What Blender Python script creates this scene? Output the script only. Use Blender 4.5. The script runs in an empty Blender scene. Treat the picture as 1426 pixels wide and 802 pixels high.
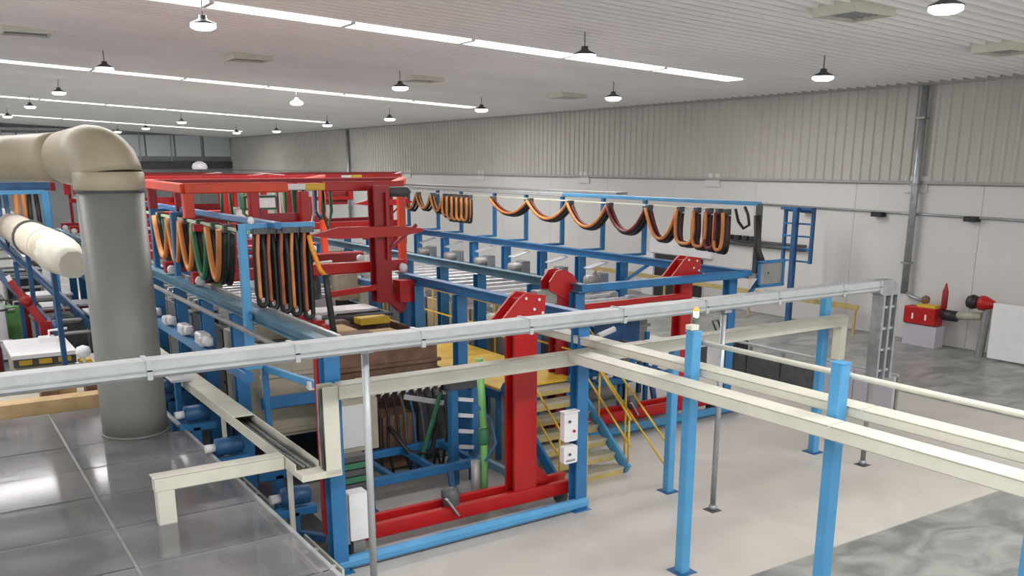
import bpy, bmesh, math, random
from mathutils import Vector, Matrix
R = math.radians
random.seed(7)
scene = bpy.context.scene
col = scene.collection

# ---------------------------------------------------------------- camera
cam_d = bpy.data.cameras.new('camera')
cam = bpy.data.objects.new('camera', cam_d)
col.objects.link(cam)
cam.location = (0, 0, 5.0)
cam.rotation_euler = (R(90 - 14.5), 0, R(-33.0))
cam_d.sensor_width = 36.0
cam_d.lens = 36.0 * 1265.0 / 1426.0
cam_d.shift_y = 154.0 / 1426.0
cam_d.clip_end = 300
scene.camera = cam

# ---------------------------------------------------------------- world, lights, exposure
world = bpy.data.worlds.new('hall_fill_world')  # added uniform fill, enters the hall's open sides and brightens the ceiling
scene.world = world
world.use_nodes = True
bg = world.node_tree.nodes['Background']
bg.inputs[0].default_value = (1.0, 0.985, 0.965, 1)
bg.inputs[1].default_value = 1.45
scene.view_settings.view_transform = 'Standard'
scene.view_settings.look = 'None'
scene.view_settings.exposure = 0.0
scene.view_settings.gamma = 1.0

WALLX = 24.2
def roof_z(x): return 7.25 + 0.05 * (WALLX - x)
ROOFTILT = math.atan(0.05)
STRIPS = [3.2, 19.75, 35.1, 52.0, 69.4]
for sy in STRIPS:
    ld = bpy.data.lights.new('strip_light', 'AREA')
    ld.shape = 'RECTANGLE'; ld.size = 30.0; ld.size_y = 0.7
    ld.energy = 1900; ld.color = (1.0, 0.975, 0.95)
    lo = bpy.data.objects.new('strip_light', ld); col.objects.link(lo)
    lo.location = (5.5, sy, roof_z(5.5) - 0.14)
    lo.rotation_euler = (0, ROOFTILT, 0)

# ---------------------------------------------------------------- materials
def mat(name, c, rough=0.5, metal=0.0, var=0.0, scale=6.0, bump=0.0, emit=None, estr=0.0, alpha=1.0, spec=0.5):
    m = bpy.data.materials.new(name); m.use_nodes = True
    nt = m.node_tree; b = nt.nodes['Principled BSDF']
    b.inputs['Base Color'].default_value = (*c, 1)
    b.inputs['Roughness'].default_value = rough
    b.inputs['Metallic'].default_value = metal
    b.inputs['Specular IOR Level'].default_value = spec
    if var or bump:
        tc = nt.nodes.new('ShaderNodeTexCoord'); n = nt.nodes.new('ShaderNodeTexNoise')
        n.inputs['Scale'].default_value = scale; n.inputs['Detail'].default_value = 5
        nt.links.new(tc.outputs['Object'], n.inputs['Vector'])
        if var:
            r = nt.nodes.new('ShaderNodeValToRGB')
            r.color_ramp.elements[0].position = 0.3; r.color_ramp.elements[1].position = 0.7
            r.color_ramp.elements[0].color = (*[max(0, v * (1 - var)) for v in c], 1)
            r.color_ramp.elements[1].color = (*[min(1, v * (1 + var)) for v in c], 1)
            nt.links.new(n.outputs['Fac'], r.inputs['Fac']); nt.links.new(r.outputs['Color'], b.inputs['Base Color'])
        if bump:
            bp = nt.nodes.new('ShaderNodeBump'); bp.inputs['Strength'].default_value = bump
            bp.inputs['Distance'].default_value = 0.02
            nt.links.new(n.outputs['Fac'], bp.inputs['Height']); nt.links.new(bp.outputs['Normal'], b.inputs['Normal'])
    if emit:
        b.inputs['Emission Color'].default_value = (*emit, 1); b.inputs['Emission Strength'].default_value = estr
    if alpha < 1: b.inputs['Alpha'].default_value = alpha
    return m
M = {
 'blue': mat('blue_paint', (0.024, 0.155, 0.36), 0.35, var=0.12, scale=3),
 'lblue': mat('light_blue_paint', (0.075, 0.30, 0.56), 0.35, var=0.08, scale=3),
 'dblue': mat('dark_blue_paint', (0.018, 0.085, 0.21), 0.4, var=0.25, scale=4),
 'teal': mat('teal_grey_steel', (0.08, 0.19, 0.27), 0.45, var=0.2, scale=3),
 'red': mat('red_paint', (0.40, 0.007, 0.007), 0.38, var=0.12, scale=3),
 'orange': mat('orange_red_paint', (0.68, 0.055, 0.018), 0.4, var=0.1, scale=3),
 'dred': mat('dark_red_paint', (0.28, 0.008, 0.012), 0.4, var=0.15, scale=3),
 'sling': mat('bright_orange_webbing', (0.85, 0.33, 0.03), 0.5),
 'dyellow': mat('dull_yellow_paint', (0.46, 0.36, 0.14), 0.5, var=0.15, scale=4),
 'yellow': mat('yellow_paint', (0.66, 0.42, 0.035), 0.45, var=0.15, scale=4),
 'green': mat('green_paint', (0.18, 0.46, 0.14), 0.4, var=0.15, scale=4),
 'pgreen': mat('pale_green_plastic', (0.45, 0.62, 0.42), 0.4),
 'dgreen': mat('dark_green_plastic', (0.03, 0.16, 0.08), 0.4),
 'cream': mat('cream_coated_steel', (0.64, 0.63, 0.54), 0.42, var=0.06, scale=3),
 'tray': mat('galvanised_tray', (0.43, 0.455, 0.47), 0.4, metal=0.25, var=0.08, scale=5),
 'galv': mat('galvanised_steel', (0.36, 0.38, 0.40), 0.4, metal=0.6, var=0.15, scale=8),
 'grey': mat('grey_steel', (0.28, 0.28, 0.27), 0.45, metal=0.3, var=0.15, scale=5),
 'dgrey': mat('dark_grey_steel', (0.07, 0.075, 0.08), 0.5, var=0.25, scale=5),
 'black': mat('black_rubber', (0.016, 0.014, 0.016), 0.5),
 'cable_o': mat('orange_cable', (0.58, 0.22, 0.06), 0.5, var=0.3, scale=2),
 'terra': mat('terracotta_cable', (0.36, 0.10, 0.04), 0.5, var=0.3, scale=3),
 'cable_r': mat('maroon_cable', (0.17, 0.025, 0.02), 0.5),
 'silver': mat('brushed_silver', (0.66, 0.66, 0.68), 0.35, metal=0.5, var=0.1, scale=9),
 'white': mat('white_enamel', (0.74, 0.74, 0.76), 0.4, var=0.04, scale=4),
 'beige': mat('beige_plastic', (0.40, 0.37, 0.29), 0.5, var=0.12, scale=5),
 'tan': mat('tan_board', (0.55, 0.38, 0.19), 0.6, var=0.15, scale=4),
 'brown': mat('brown_board', (0.19, 0.11, 0.07), 0.6, var=0.3, scale=4),
 'duct': mat('grey_plastic_duct', (0.20, 0.205, 0.19), 0.42, var=0.07, scale=2),
 'elbow': mat('beige_duct_elbow', (0.40, 0.35, 0.25), 0.42, var=0.1, scale=2.5),
 'insul': mat('cream_insulated_pipe', (0.64, 0.56, 0.45), 0.5, var=0.12, scale=3),
 'lamp': mat('lamp_glow', (1, 1, 1), 0.5, emit=(1, 0.98, 0.95), estr=5.0),
 'strip': mat('strip_glow', (1, 1, 1), 0.5, emit=(1, 0.985, 0.97), estr=2.2),
 'beacon_o': mat('orange_beacon', (0.9, 0.25, 0.05), 0.3, emit=(1, 0.35, 0.05), estr=1.0),
 'beacon_w': mat('warm_beacon', (0.9, 0.8, 0.4), 0.3, emit=(1, 0.85, 0.45), estr=2.5),
 'wall_up': mat('ribbed_cladding', (0.46, 0.445, 0.41), 0.55, var=0.05, scale=0.4),
 'wall_low': mat('white_wall_panel', (0.60, 0.59, 0.58), 0.6, var=0.03, scale=0.5),
 'ceil': mat('roof_sheet', (0.86, 0.85, 0.84), 0.6, var=0.04, scale=0.3),
 'farwall': mat('blue_grey_cladding', (0.26, 0.28, 0.29), 0.6, var=0.15, scale=0.5),
 'joint': mat('panel_joint', (0.33, 0.32, 0.31), 0.7),
 'lilac': mat('lilac_grey_panel', (0.46, 0.44, 0.50), 0.5, var=0.05),
 'wglass': mat('window_pane', (0.62, 0.68, 0.72), 0.2),
}

def floor_mat(name, c1, c2, rough, scale, streak=1.0):
    m = bpy.data.materials.new(name); m.use_nodes = True
    nt = m.node_tree; b = nt.nodes['Principled BSDF']
    tc = nt.nodes.new('ShaderNodeTexCoord'); mp = nt.nodes.new('ShaderNodeMapping')
    mp.inputs['Scale'].default_value = (1, streak, 1)
    n = nt.nodes.new('ShaderNodeTexNoise'); n.inputs['Scale'].default_value = scale
    n.inputs['Detail'].default_value = 8; n.inputs['Distortion'].default_value = 1.2
    r = nt.nodes.new('ShaderNodeValToRGB')
    r.color_ramp.elements[0].position = 0.36; r.color_ramp.elements[1].position = 0.66
    r.color_ramp.elements[0].color = (*c1, 1); r.color_ramp.elements[1].color = (*c2, 1)
    nt.links.new(tc.outputs['Object'], mp.inputs['Vector']); nt.links.new(mp.outputs['Vector'], n.inputs['Vector'])
    nt.links.new(n.outputs['Fac'], r.inputs['Fac']); nt.links.new(r.outputs['Color'], b.inputs['Base Color'])
    b.inputs['Roughness'].default_value = rough
    return m
M['floor_beige'] = floor_mat('beige_epoxy', (0.47, 0.445, 0.41), (0.54, 0.515, 0.48), 0.5, 0.6)
M['floor_grey'] = floor_mat('worn_grey_concrete', (0.17, 0.18, 0.175), (0.34, 0.345, 0.325), 0.33, 1.1, 1.6)
def glass_mat():
    m = bpy.data.materials.new('grey_translucent_sheet'); m.use_nodes = True
    nt = m.node_tree; out = nt.nodes['Material Output']; b = nt.nodes['Principled BSDF']
    tc = nt.nodes.new('ShaderNodeTexCoord')
    n = nt.nodes.new('ShaderNodeTexNoise'); n.inputs['Scale'].default_value = 1.3; n.inputs['Detail'].default_value = 4
    r = nt.nodes.new('ShaderNodeValToRGB')
    r.color_ramp.elements[0].position = 0.35; r.color_ramp.elements[1].position = 0.7
    r.color_ramp.elements[0].color = (0.24, 0.24, 0.245, 1); r.color_ramp.elements[1].color = (0.44, 0.44, 0.45, 1)
    nt.links.new(tc.outputs['Object'], n.inputs['Vector']); nt.links.new(n.outputs['Fac'], r.inputs['Fac'])
    nt.links.new(r.outputs['Color'], b.inputs['Base Color'])
    b.inputs['Roughness'].default_value = 0.1
    b.inputs['Specular IOR Level'].default_value = 0.8
    t = nt.nodes.new('ShaderNodeBsdfTransparent'); t.inputs[0].default_value = (0.85, 0.85, 0.88, 1)
    mx = nt.nodes.new('ShaderNodeMixShader'); mx.inputs[0].default_value = 0.45
    nt.links.new(t.outputs[0], mx.inputs[1]); nt.links.new(b.outputs[0], mx.inputs[2]); nt.links.new(mx.outputs[0], out.inputs[0])
    return m
M['sheet'] = glass_mat()

# ---------------------------------------------------------------- builders
def tag(o, label=None, cat=None, group=None, kind=None):
    if label: o['label'] = label
    if cat: o['category'] = cat
    if group: o['group'] = group
    if kind: o['kind'] = kind
    return o
def thing(name, loc, label, cat, group=None):
    o = bpy.data.objects.new(name, None); col.objects.link(o)
    o.empty_display_size = 0.1
    o.location = loc
    return tag(o, label, cat, group)
def origin(o):
    v = Vector((0, 0, 0))
    while o: v += o.location; o = o.parent
    return v

class MB:
    """collects shapes in world coordinates, links them as one mesh"""
    def __init__(s): s.v = []; s.f = []; s.sm = []
    def add(s, vs, fs, smooth=False):
        k = len(s.v); s.v += [tuple(v) for v in vs]
        for f in fs: s.f.append([i + k for i in f]); s.sm.append(smooth)
        return s
    def sweep(s, rings, smooth=False, cap=True, closed=False):
        n = len(rings[0]); k = len(s.v)
        for r in rings: s.v += [tuple(v) for v in r]
        m = len(rings)
        for i in range(m if closed else m - 1):
            a = k + i * n; b = k + ((i + 1) % m) * n
            for j in range(n):
                s.f.append([a + j, a + (j + 1) % n, b + (j + 1) % n, b + j]); s.sm.append(smooth)
        if cap and not closed:
            s.f.append([k + j for j in range(n)][::-1]); s.sm.append(False)
            s.f.append([k + (m - 1) * n + j for j in range(n)]); s.sm.append(False)
        return s
    def beam(s, p, q, w=0.1, h=0.1, c=None, up=None):
        """bar from p to q, w wide sideways and h high, edges chamfered"""
        p = Vector(p); q = Vector(q); d = (q - p).normalized()
        if up is None: up = Vector((0, 0, 1)) if abs(d.z) < 0.9 else Vector((0, 1, 0))
        side = d.cross(Vector(up)).normalized(); u = side.cross(d)
        if c is None: c = min(w, h) * 0.12
        a, b = w / 2, h / 2
        pf = [(a - c, -b), (a, -b + c), (a, b - c), (a - c, b), (-a + c, b), (-a, b - c), (-a, -b + c), (-a + c, -b)]
        s.sweep([[e + side * x + u * y for x, y in pf] for e in (p, q)])
        return s
    def box(s, x0, x1, y0, y1, z0, z1, c=0.006):
        return s.beam(((x0 + x1) / 2, y0, (z0 + z1) / 2), ((x0 + x1) / 2, y1, (z0 + z1) / 2), abs(x1 - x0), abs(z1 - z0), c)
    def ibeam(s, p, q, w=0.16, h=0.18, t=0.02):
        """H section"""
        p = Vector(p); q = Vector(q); d = (q - p).normalized()
        up = Vector((0, 0, 1)) if abs(d.z) < 0.9 else Vector((0, 1, 0))
        side = d.cross(up).normalized(); u = side.cross(d); a, b = w / 2, h / 2
        pf = [(-a, -b), (a, -b), (a, -b + t), (t / 2, -b + t), (t / 2, b - t), (a, b - t), (a, b), (-a, b), (-a, b - t), (-t / 2, b - t), (-t / 2, -b + t), (-a, -b + t)]
        return s.sweep([[e + side * x + u * y for x, y in pf] for e in (p, q)])
    def channel(s, p, q, w=0.2, h=0.14, t=0.012, flip=1):
        """open U section, opening up (flip=1) or down"""
        p = Vector(p); q = Vector(q); d = (q - p).normalized()
        up = Vector((0, 0, 1)) if abs(d.z) < 0.9 else Vector((-1, 0, 0))
        side = d.cross(up).normalized(); u = side.cross(d) * flip; a, b = w / 2, h / 2
        pf = [(-a, -b), (a, -b), (a, b), (a - t, b), (a - t, -b + t), (-a + t, -b + t), (-a + t, b), (-a, b)]
        return s.sweep([[e + side * x + u * y for x, y in pf] for e in (p, q)])
    def tube(s, pts, r=0.05, n=10, rs=None, cap=True, closed=False):
        pts = [Vector(p) for p in pts]; rings = []
        prev = None
        for i, p in enumerate(pts):
            if closed: d = pts[(i + 1) % len(pts)] - pts[i - 1]
            else: d = pts[min(i + 1, len(pts) - 1)] - pts[max(i - 1, 0)]
            d.normalize()
            if prev is None:
                up = Vector((0, 0, 1)) if abs(d.z) < 0.95 else Vector((0, 1, 0))
                a = d.cross(up).normalized()
            else: a = (prev - d * prev.dot(d)).normalized()
            prev = a; b = d.cross(a); rr = rs[i] if rs else r
            rings.append([p + a * rr * math.cos(t) + b * rr * math.sin(t) for t in [2 * math.pi * j / n for j in range(n)]])
        return s.sweep(rings, True, cap, closed)
    def lathe(s, c, prof, n=20, axis='z'):
        """prof = list of (radius, offset along axis)"""
        c = Vector(c); rings = []
        for r, o in prof:
            ring = []
            for j in range(n):
                t = 2 * math.pi * j / n; a, b = r * math.cos(t), r * math.sin(t)
                ring.append(c + (Vector((a, b, o)) if axis == 'z' else Vector((o, a, b)) if axis == 'x' else Vector((b, o, a))))
            rings.append(ring)
        return s.sweep(rings, True)
    def prism(s, poly, d0, d1, axis='y'):
        """poly in the plane across axis, extruded d0..d1"""
        f = (lambda a, b, d: (a, d, b)) if axis == 'y' else (lambda a, b, d: (d, a, b)) if axis == 'x' else (lambda a, b, d: (a, b, d))
        return s.sweep([[Vector(f(a, b, d)) for a, b in poly] for d in (d0, d1)])
    def build(s, name, m, parent=None, label=None, loc=None):
        me = bpy.data.meshes.new(name)
        o0 = origin(parent) if parent else Vector(loc if loc is not None else (0, 0, 0))
        me.from_pydata([(v[0] - o0.x, v[1] - o0.y, v[2] - o0.z) for v in s.v], [], s.f)
        me.polygons.foreach_set('use_smooth', s.sm)
        me.update()
        bm = bmesh.new(); bm.from_mesh(me); bmesh.ops.recalc_face_normals(bm, faces=bm.faces); bm.to_mesh(me); bm.free()
        me.materials.append(M[m] if isinstance(m, str) else m)
        o = bpy.data.objects.new(name, me); col.objects.link(o)
        if parent: o.parent = parent
        elif loc is not None: o.location = loc
        if label: o['label'] = label
        return o
def part(name, m, parent, fn, *a, **k):
    b = MB(); getattr(b, fn)(*a, **k); return b.build(name, m, parent)
def children(o): return [c for c in bpy.data.objects if c.parent == o]
def copy_tree(o, loc=None, kids=None):
    c = o.copy(); col.objects.link(c)
    if loc is not None: c.location = loc
    for ch in list(o.children):
        d = ch.copy(); col.objects.link(d); d.parent = c
        for g in list(ch.children):
            e = g.copy(); col.objects.link(e); e.parent = d
    return c
ORD = ['nearest', 'second', 'third', 'fourth', 'fifth', 'sixth', 'seventh', 'eighth', 'ninth', 'tenth', 'eleventh', 'twelfth',
       'thirteenth', 'fourteenth', 'fifteenth', 'sixteenth', 'seventeenth', 'eighteenth', 'nineteenth', 'twentieth', 'twenty-first', 'twenty-second',
       'twenty-third', 'twenty-fourth', 'twenty-fifth', 'twenty-sixth', 'twenty-seventh', 'twenty-eighth', 'twenty-ninth', 'thirtieth', 'thirty-first',
       'thirty-second', 'thirty-third', 'thirty-fourth', 'thirty-fifth', 'thirty-sixth']

# ---------------------------------------------------------------- the setting
XL, YN, YF = -22.0, -6.0, 82.0
fl = MB().add([(XL, YN, 0), (WALLX, YN, 0), (WALLX, YF, 0), (XL, YF, 0), (XL, YN, -.2), (WALLX, YN, -.2), (WALLX, YF, -.2), (XL, YF, -.2)],
              [[0, 1, 2, 3], [4, 7, 6, 5], [0, 4, 5, 1], [1, 5, 6, 2], [2, 6, 7, 3], [3, 7, 4, 0]]).build('floor', 'floor_grey')
tag(fl, 'worn mottled grey concrete floor', kind='structure')
bf = MB(); bf.box(3.4, 18.2, 7.15, 40, 0.0, 0.012, 0.003)
part_floor = bf.build('beige_floor_coating', 'floor_beige', fl, 'smooth beige epoxy coating around the machines')

# ribbed sheets, each 4 m wide
def ribbed(length_pts, period, depth, width, place):
    """zig profile across width; place(u, d, e) -> world, e index into the two ends"""
    pr = []
    n = int(round(width / period))
    for i in range(n):
        a = i * period
        pr += [(a, 0), (a + period * .55, 0), (a + period * .65, depth), (a + period * .9, depth)]
    pr.append((width, 0))
    vs = []; fs = []
    for e in (0, 1):
        for u, d in pr: vs.append(place(u, d, e))
    m = len(pr)
    for i in range(m - 1): fs.append([i, i + 1, m + i + 1, m + i])
    return vs, fs
root_c = MB().box(XL, WALLX, YN - .1, YN, roof_z(WALLX) - .0, roof_z(WALLX) + .15).build('ceiling', 'ceil', None, loc=(0, 0, 0))
tag(root_c, 'pale ribbed metal roof lining', kind='structure')
me = None
k = 0
y = YN
while y < YF - .1:
    if me is None:
        vs, fs = ribbed(None, 1 / 3, 0.1, 4.0, lambda u, d, e: ((XL if e == 0 else WALLX + .05), u, roof_z(XL if e == 0 else WALLX) - d))
        o = MB().add(vs, fs).build('roof_sheet', 'ceil', root_c); me = o.data
    else:
        o = bpy.data.objects.new('roof_sheet', me); col.objects.link(o); o.parent = root_c
    o.location = (0, y, 0); y += 4.0
# right wall
wr = MB().box(WALLX, WALLX + .15, YN, YF, 0, 7.4).build('wall_right', 'wall_low')
tag(wr, 'long side wall, white below and ribbed grey cladding above', kind='structure')
me = me2 = None; y = YN
while y < YF - .1:
    if me is None:
        vs, fs = ribbed(None, 0.3333, 0.05, 4.0, lambda u, d, e: (WALLX - .1 - d, u, 4.5 if e == 0 else 7.3))
        o = MB().add(vs, fs).build('cladding_sheet', 'wall_up', wr, 'grey ribbed cladding sheet'); me = o.data
        p = MB().box(WALLX - .06, WALLX, .006, 3.994, 0.02, 4.42, .004).build('wall_panel', 'wall_low', wr); me2 = p.data
    else:
        o = bpy.data.objects.new('cladding_sheet', me); col.objects.link(o); o.parent = wr
        p = bpy.data.objects.new('wall_panel', me2); col.objects.link(p); p.parent = wr
    o.location = (0, y, 0); p.location = (0, y, 0); y += 4.0
b = MB(); b.box(WALLX - .16, WALLX - .01, YN, YF, 4.44, 4.52); t = b.build('trim_1', 'joint', wr); tag(t, 'grey flashing under the cladding', kind='structure')
for yy in (16.0, 24.0, 31.5, 40.0, 48.0, 56.1, 64):
    b = MB(); b.box(WALLX - .12, WALLX - .06, yy - .35, yy + .35, 4.2, 4.66); b.build('column_cap', 'wall_low', wr, 'white column cap in the wall')
b = MB(); b.box(WALLX - .22, WALLX - .02, YN, YF, 7.1, 7.3); t = b.build('trim_2', 'joint', wr); tag(t, 'grey eaves closure where wall meets roof', kind='structure')
# far wall
wb = MB().box(XL, WALLX, YF, YF + .15, 0, 9.6).build('wall_back', 'farwall'); tag(wb, 'blue-grey far end wall of the hall', kind='structure')
for i in range(9):
    x0 = 3.0 + i * 2.35
    w = MB().box(x0, x0 + 2.2, YF - .12, YF, 5.6, 7.3).build('window_%d' % (i + 1), 'wglass', wb); tag(w, 'pale window pane high in the far wall', kind='structure')
for i in range(10):
    b = MB(); b.box(-1.0 + i * 2.5, -1 + i * 2.5 + .12, YF - .18, YF, 4.8, 8.3); b.build('wall_post', 'galv', wb)
b = MB(); b.box(XL, WALLX, YF - .3, YF, 4.6, 5.2); b.build('wall_girder', 'dgrey', wb)
b = MB(); b.box(XL, WALLX, YF - .3, YF, 7.5, 7.7); b.build('wall_girder', 'galv', wb)

# ceiling strips: rows of light panels
for i, sy in enumerate(STRIPS[1:]):
    x1 = 20.5 + i * .25
    root = thing('strip_light_row', (5, sy, roof_z(5)), ORD[i].replace('nearest', 'nearest and brightest') + ' long white light strip across the ceiling', 'light strip', 'white light strips across the ceiling')
    x = x1; w = .62
    while x > -8:
        b = MB()
        z = lambda q: roof_z(q) - .09
        b.beam((x, sy, z(x)), (x - 2.9, sy, z(x - 2.9)), w, .05, .01); b.build('light_panel', 'strip', root)
        b = MB(); b.beam((x - 2.9, sy, z(x - 2.9)), (x - 3.0, sy, z(x - 3)), w + .02, .055, .005); b.build('panel_joint', 'tray', root)
        x -= 3.0
# high bay lamps
LAMPS = [(5.3, 19.1), (5.36, 39.9), (5.43, 50.2), (12.9, 34.75), (13.0, 26.12), (18.7, 38.7), (18.5, 30.65), (18.6, 22.94), (18.4, 14.96),
         (18.8, 46.6), (19.4, 56.3), (13.25, 53.9), (5.4, 61), (13.3, 72.5), (13.5, 64.2), (18.56, 61.5), (5.19, 29.0), (12.64, 16.55), (13.2, 8.36)]
LDESC = ['left of the nearest strip, largest in view', 'far left, under the second strip', 'far left, past the third strip', 'in the middle row, beyond the second strip',
         'in the middle row, between the two nearest strips', 'in the wall row, beyond the second strip', 'in the wall row, at the end of the second strip',
         'in the wall row, below the end of the nearest strip', 'in the wall row, closest to the camera', 'at the end of the third strip', 'in the wall row, past the third strip',
         'in the middle row, at the third strip', 'at far left beside the fourth strip', 'above the duct elbow, farthest of the middle row', 'above the duct elbow, second farthest of the middle row',
         'at the end of the fourth strip', 'left part, in front of the second strip', 'seen against the nearest strip', 'cut by the top edge of the picture']
root0 = None
for (x, y), d in zip(LAMPS, LDESC):
    y = YN + (math.floor((y - YN) * 3) + .775) / 3      # under a rib
    z = roof_z(x) - .55
    lab = 'dark high-bay lamp ' + d
    if root0 is None:
        root0 = root = thing('high_bay_lamp', (x, y, z), lab, 'ceiling lamp', 'high-bay lamps under the roof')
        part('suspension_rod', 'dgrey', root, 'tube', [(x, y, z + .12), (x, y, z + .455)], r=.012, n=6)
        part('housing', 'dgrey', root, 'lathe', (x, y, z), [(.02, .17), (.07, .16), (.08, .1), (.12, .07), (.25, .01), (.26, -.01), (.2, -.01)], n=20)
        part('diffuser', 'lamp', root, 'lathe', (x, y, z), [(.245, -.005), (.24, -.07), (.16, -.11), (.01, -.12)], n=20)
    else:
        root = copy_tree(root0, (x, y, z)); root['label'] = lab
# roof vents
r0 = None
for n, (x, y) in enumerate([(14.5, 11.2), (19.8, 11.4), (20.0, 27.2), (14.2, 27.1), (8.6, 26.9), (3.0, 26.7)]):
    lab = ['beige roof vent box at the top edge of the picture', 'beige roof vent box at the top right, by the picture edge', 'roof vent box near the side wall beyond the nearest strip',
           'roof vent box in the middle, beyond the nearest strip', 'roof vent box left of the middle one beyond the nearest strip', 'roof vent box at the far left of the ceiling'][n]
    if r0 is None:
        r0 = root = thing('roof_vent', (x, y, roof_z(x) - .25), lab, 'roof vent', 'roof vent boxes')
        b = MB(); z = roof_z(x)
        b.box(x - .55, x + .55, y - .45, y - .4, z - .22, z + .1).box(x - .55, x + .55, y + .4, y + .45, z - .22, z + .1)
        b.box(x - .55, x - .5, y - .4, y + .4, z - .22, z + .1).box(x + .5, x + .55, y - .4, y + .4, z - .22, z + .1); b.build('frame', 'cream', root)
        for k in range(5): part('slat', 'galv', root, 'beam', (x - .5, y - .32 + k * .16, z - .14), (x + .5, y - .32 + k * .16, z - .14), .11, .012, .003, up=(0, .6, 1))
    else:
        root = copy_tree(r0, (x, y, roof_z(x) - .25)); root['label'] = lab
# downpipes, wall conduit
for n, yy in enumerate((15.9, 56.1)):
    x = WALLX - .275
    root = thing('downpipe', (x, yy, 0), ['grey downpipe running down the side wall near the red pump', 'distant grey downpipe high on the side wall'][n], 'pipe', 'downpipes on the side wall')
    part('pipe', 'galv', root, 'tube', [(x, yy, 1.35), (x, yy, 7.08)], r=.1, n=12)
    for zz in (2.2, 4.4, 6.2): part('bracket', 'grey', root, 'box', x - .12, x + .1, yy - .13, yy + .13, zz, zz + .06)
root = thing('wall_conduit', (WALLX - .2, 18, 3.6), 'thin grey conduit running along the white wall', 'conduit')
part('conduit', 'galv', root, 'tube', [(WALLX - .11, 11, 3.55), (WALLX - .11, 22, 3.68)], r=.035, n=8)
for yy in (19.5, 16.9, 14.0): part('black_fixture', 'black', root, 'box', WALLX - .3, WALLX - .05, yy, yy + .35, 3.48, 3.62)

# ---------------------------------------------------------------- blue machine frames
def frame_machine(label, x0, x1, y0, y1, top, colys_l, colys_r, cw, end_x=None, mid=None):
    root = thing('plating_line', ((x0 + x1) / 2, y0, 0), label, 'machine frame', 'blue steel frames of the plating lines')
    def column(x, y, w=cw):
        b = MB(); b.ibeam((x, y, .02), (x, y, top - .1), w, w, .024); c = b.build('column', 'blue', root)
        part('base_plate', 'blue', c, 'box', x - w * .8, x + w * .8, y - w * .8, y + w * .8, 0, .025)
    for y in colys_l: column(x0, y)
    for y in colys_r: column(x1, y)
    part('side_rail', 'teal', root, 'ibeam', (x0, y0 - .12, top), (x0, y1, top), .16, .15, .02)
    part('side_rail', 'blue', root, 'ibeam', (x1, y0 - .12, top), (x1, y1 if end_x is None else end_x, top), .16, .16, .02)
    return root
m1 = frame_machine('blue frame of the nearest line, standing on the beige floor', 3.93, 7.75, 10.05, 33, 2.9,
                   [10.05, 13.7, 15.45, 17.2, 19, 21, 23, 25, 27, 29, 31], [10.15, 11.8, 13.6, 15.2, 15.7], .19, end_x=15.95)
part('low_side_rail', 'dblue', m1, 'beam', (7.75, 16.3, 2.6), (7.75, 33, 2.6), .12, .14)
for yy in (17.2, 21, 25, 29, 32.5): part('low_column', 'dblue', m1, 'beam', (7.75, yy, 0.02), (7.75, yy, 2.6), .14, .14)
part('floor_beam', 'lblue', m1, 'beam', (3.9, 10.02, .12), (7.85, 10.08, .12), .16, .16, .05)
part('rear_rail', 'blue', m1, 'beam', (4, 20, 2.75), (7.75, 20, 2.75), .12, .12)
part('inner_beam', 'blue', m1, 'beam', (4.1, 13.3, 1.45), (7.2, 13.3, 1.45), .14, .18)
part('inner_rail', 'silver', m1, 'beam', (4.18, 10.3, 2.93), (4.18, 33, 2.93), .05, .1)
part('outer_rail', 'grey', m1, 'beam', (3.74, 11, 2.72), (3.74, 33, 2.72), .07, .05)
part('lower_rail', 'blue', m1, 'beam', (3.72, 12.6, 2.05), (3.72, 33, 2.05), .12, .16)
m2 = frame_machine('blue frame of the second line, beyond the yellow stairs', 9.72, 13.7, 12.8, 34, 2.88,
                   [12.85, 14.2, 16.2, 17.8, 19.5, 21.3, 23, 25, 27, 29, 31, 33], [13.0, 16.4, 18.0, 19.65, 21.4, 23.15, 24.9, 26.7, 28.5, 30.5, 32.5], .2)
part('end_beam', 'blue', m2, 'beam', (9.7, 12.75, 2.86), (13.95, 12.75, 2.86), .16, .14)
part('floor_beam', 'lblue', m2, 'beam', (9.7, 12.75, .11), (13.8, 12.75, .11), .16, .16, .05)
part('brace', 'blue', m2, 'beam', (13.75, 12.75, 2.2), (14.3, 12.75, 2.75), .07, .07)
part('brace', 'blue', m2, 'beam', (13.7, 16.4, 2.3), (13.7, 15.5, 2.8), .07, .07)
part('platform', 'grey', m2, 'box', 13.8, 14.7, 12.6, 13.9, 2.78, 2.84)
m3 = frame_machine('distant blue frame of the third line, behind the big grey duct', -3.2, 0.9, 24.5, 46, 2.9,
                   [24.5, 28, 31.5, 35, 38.5], [24.5, 27, 29.5, 32, 34.5, 37, 39.5], .18)
# walkway floor plates on the shelf rack: knee brackets with motors on the far side of line two
for k, yy in enumerate([16.9, 18.5, 20.2, 21.95, 23.7, 25.4]):
    root = thing('drive_motor', (13.5, yy, 2.3), ORD[k] + ' grey drive motor hanging inside the back rail of the second line', 'motor', 'drive motors along the back rail')
    b = MB(); b.lathe((13.35, yy, 2.35), [(.02, -.32), (.13, -.3), (.13, .1), (.1, .14), (.1, .2), (.02, .2)], 12, 'x'); b.build('motor_body', 'grey', root)
    part('gearbox', 'galv', root, 'box', 13.35, 13.6, yy - .14, yy + .14, 2.15, 2.5)
    part('bracket', 'silver', root, 'beam', (13.2, yy + .2, 2.6), (13.68, yy + .1, 2.74), .3, .03)

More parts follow.
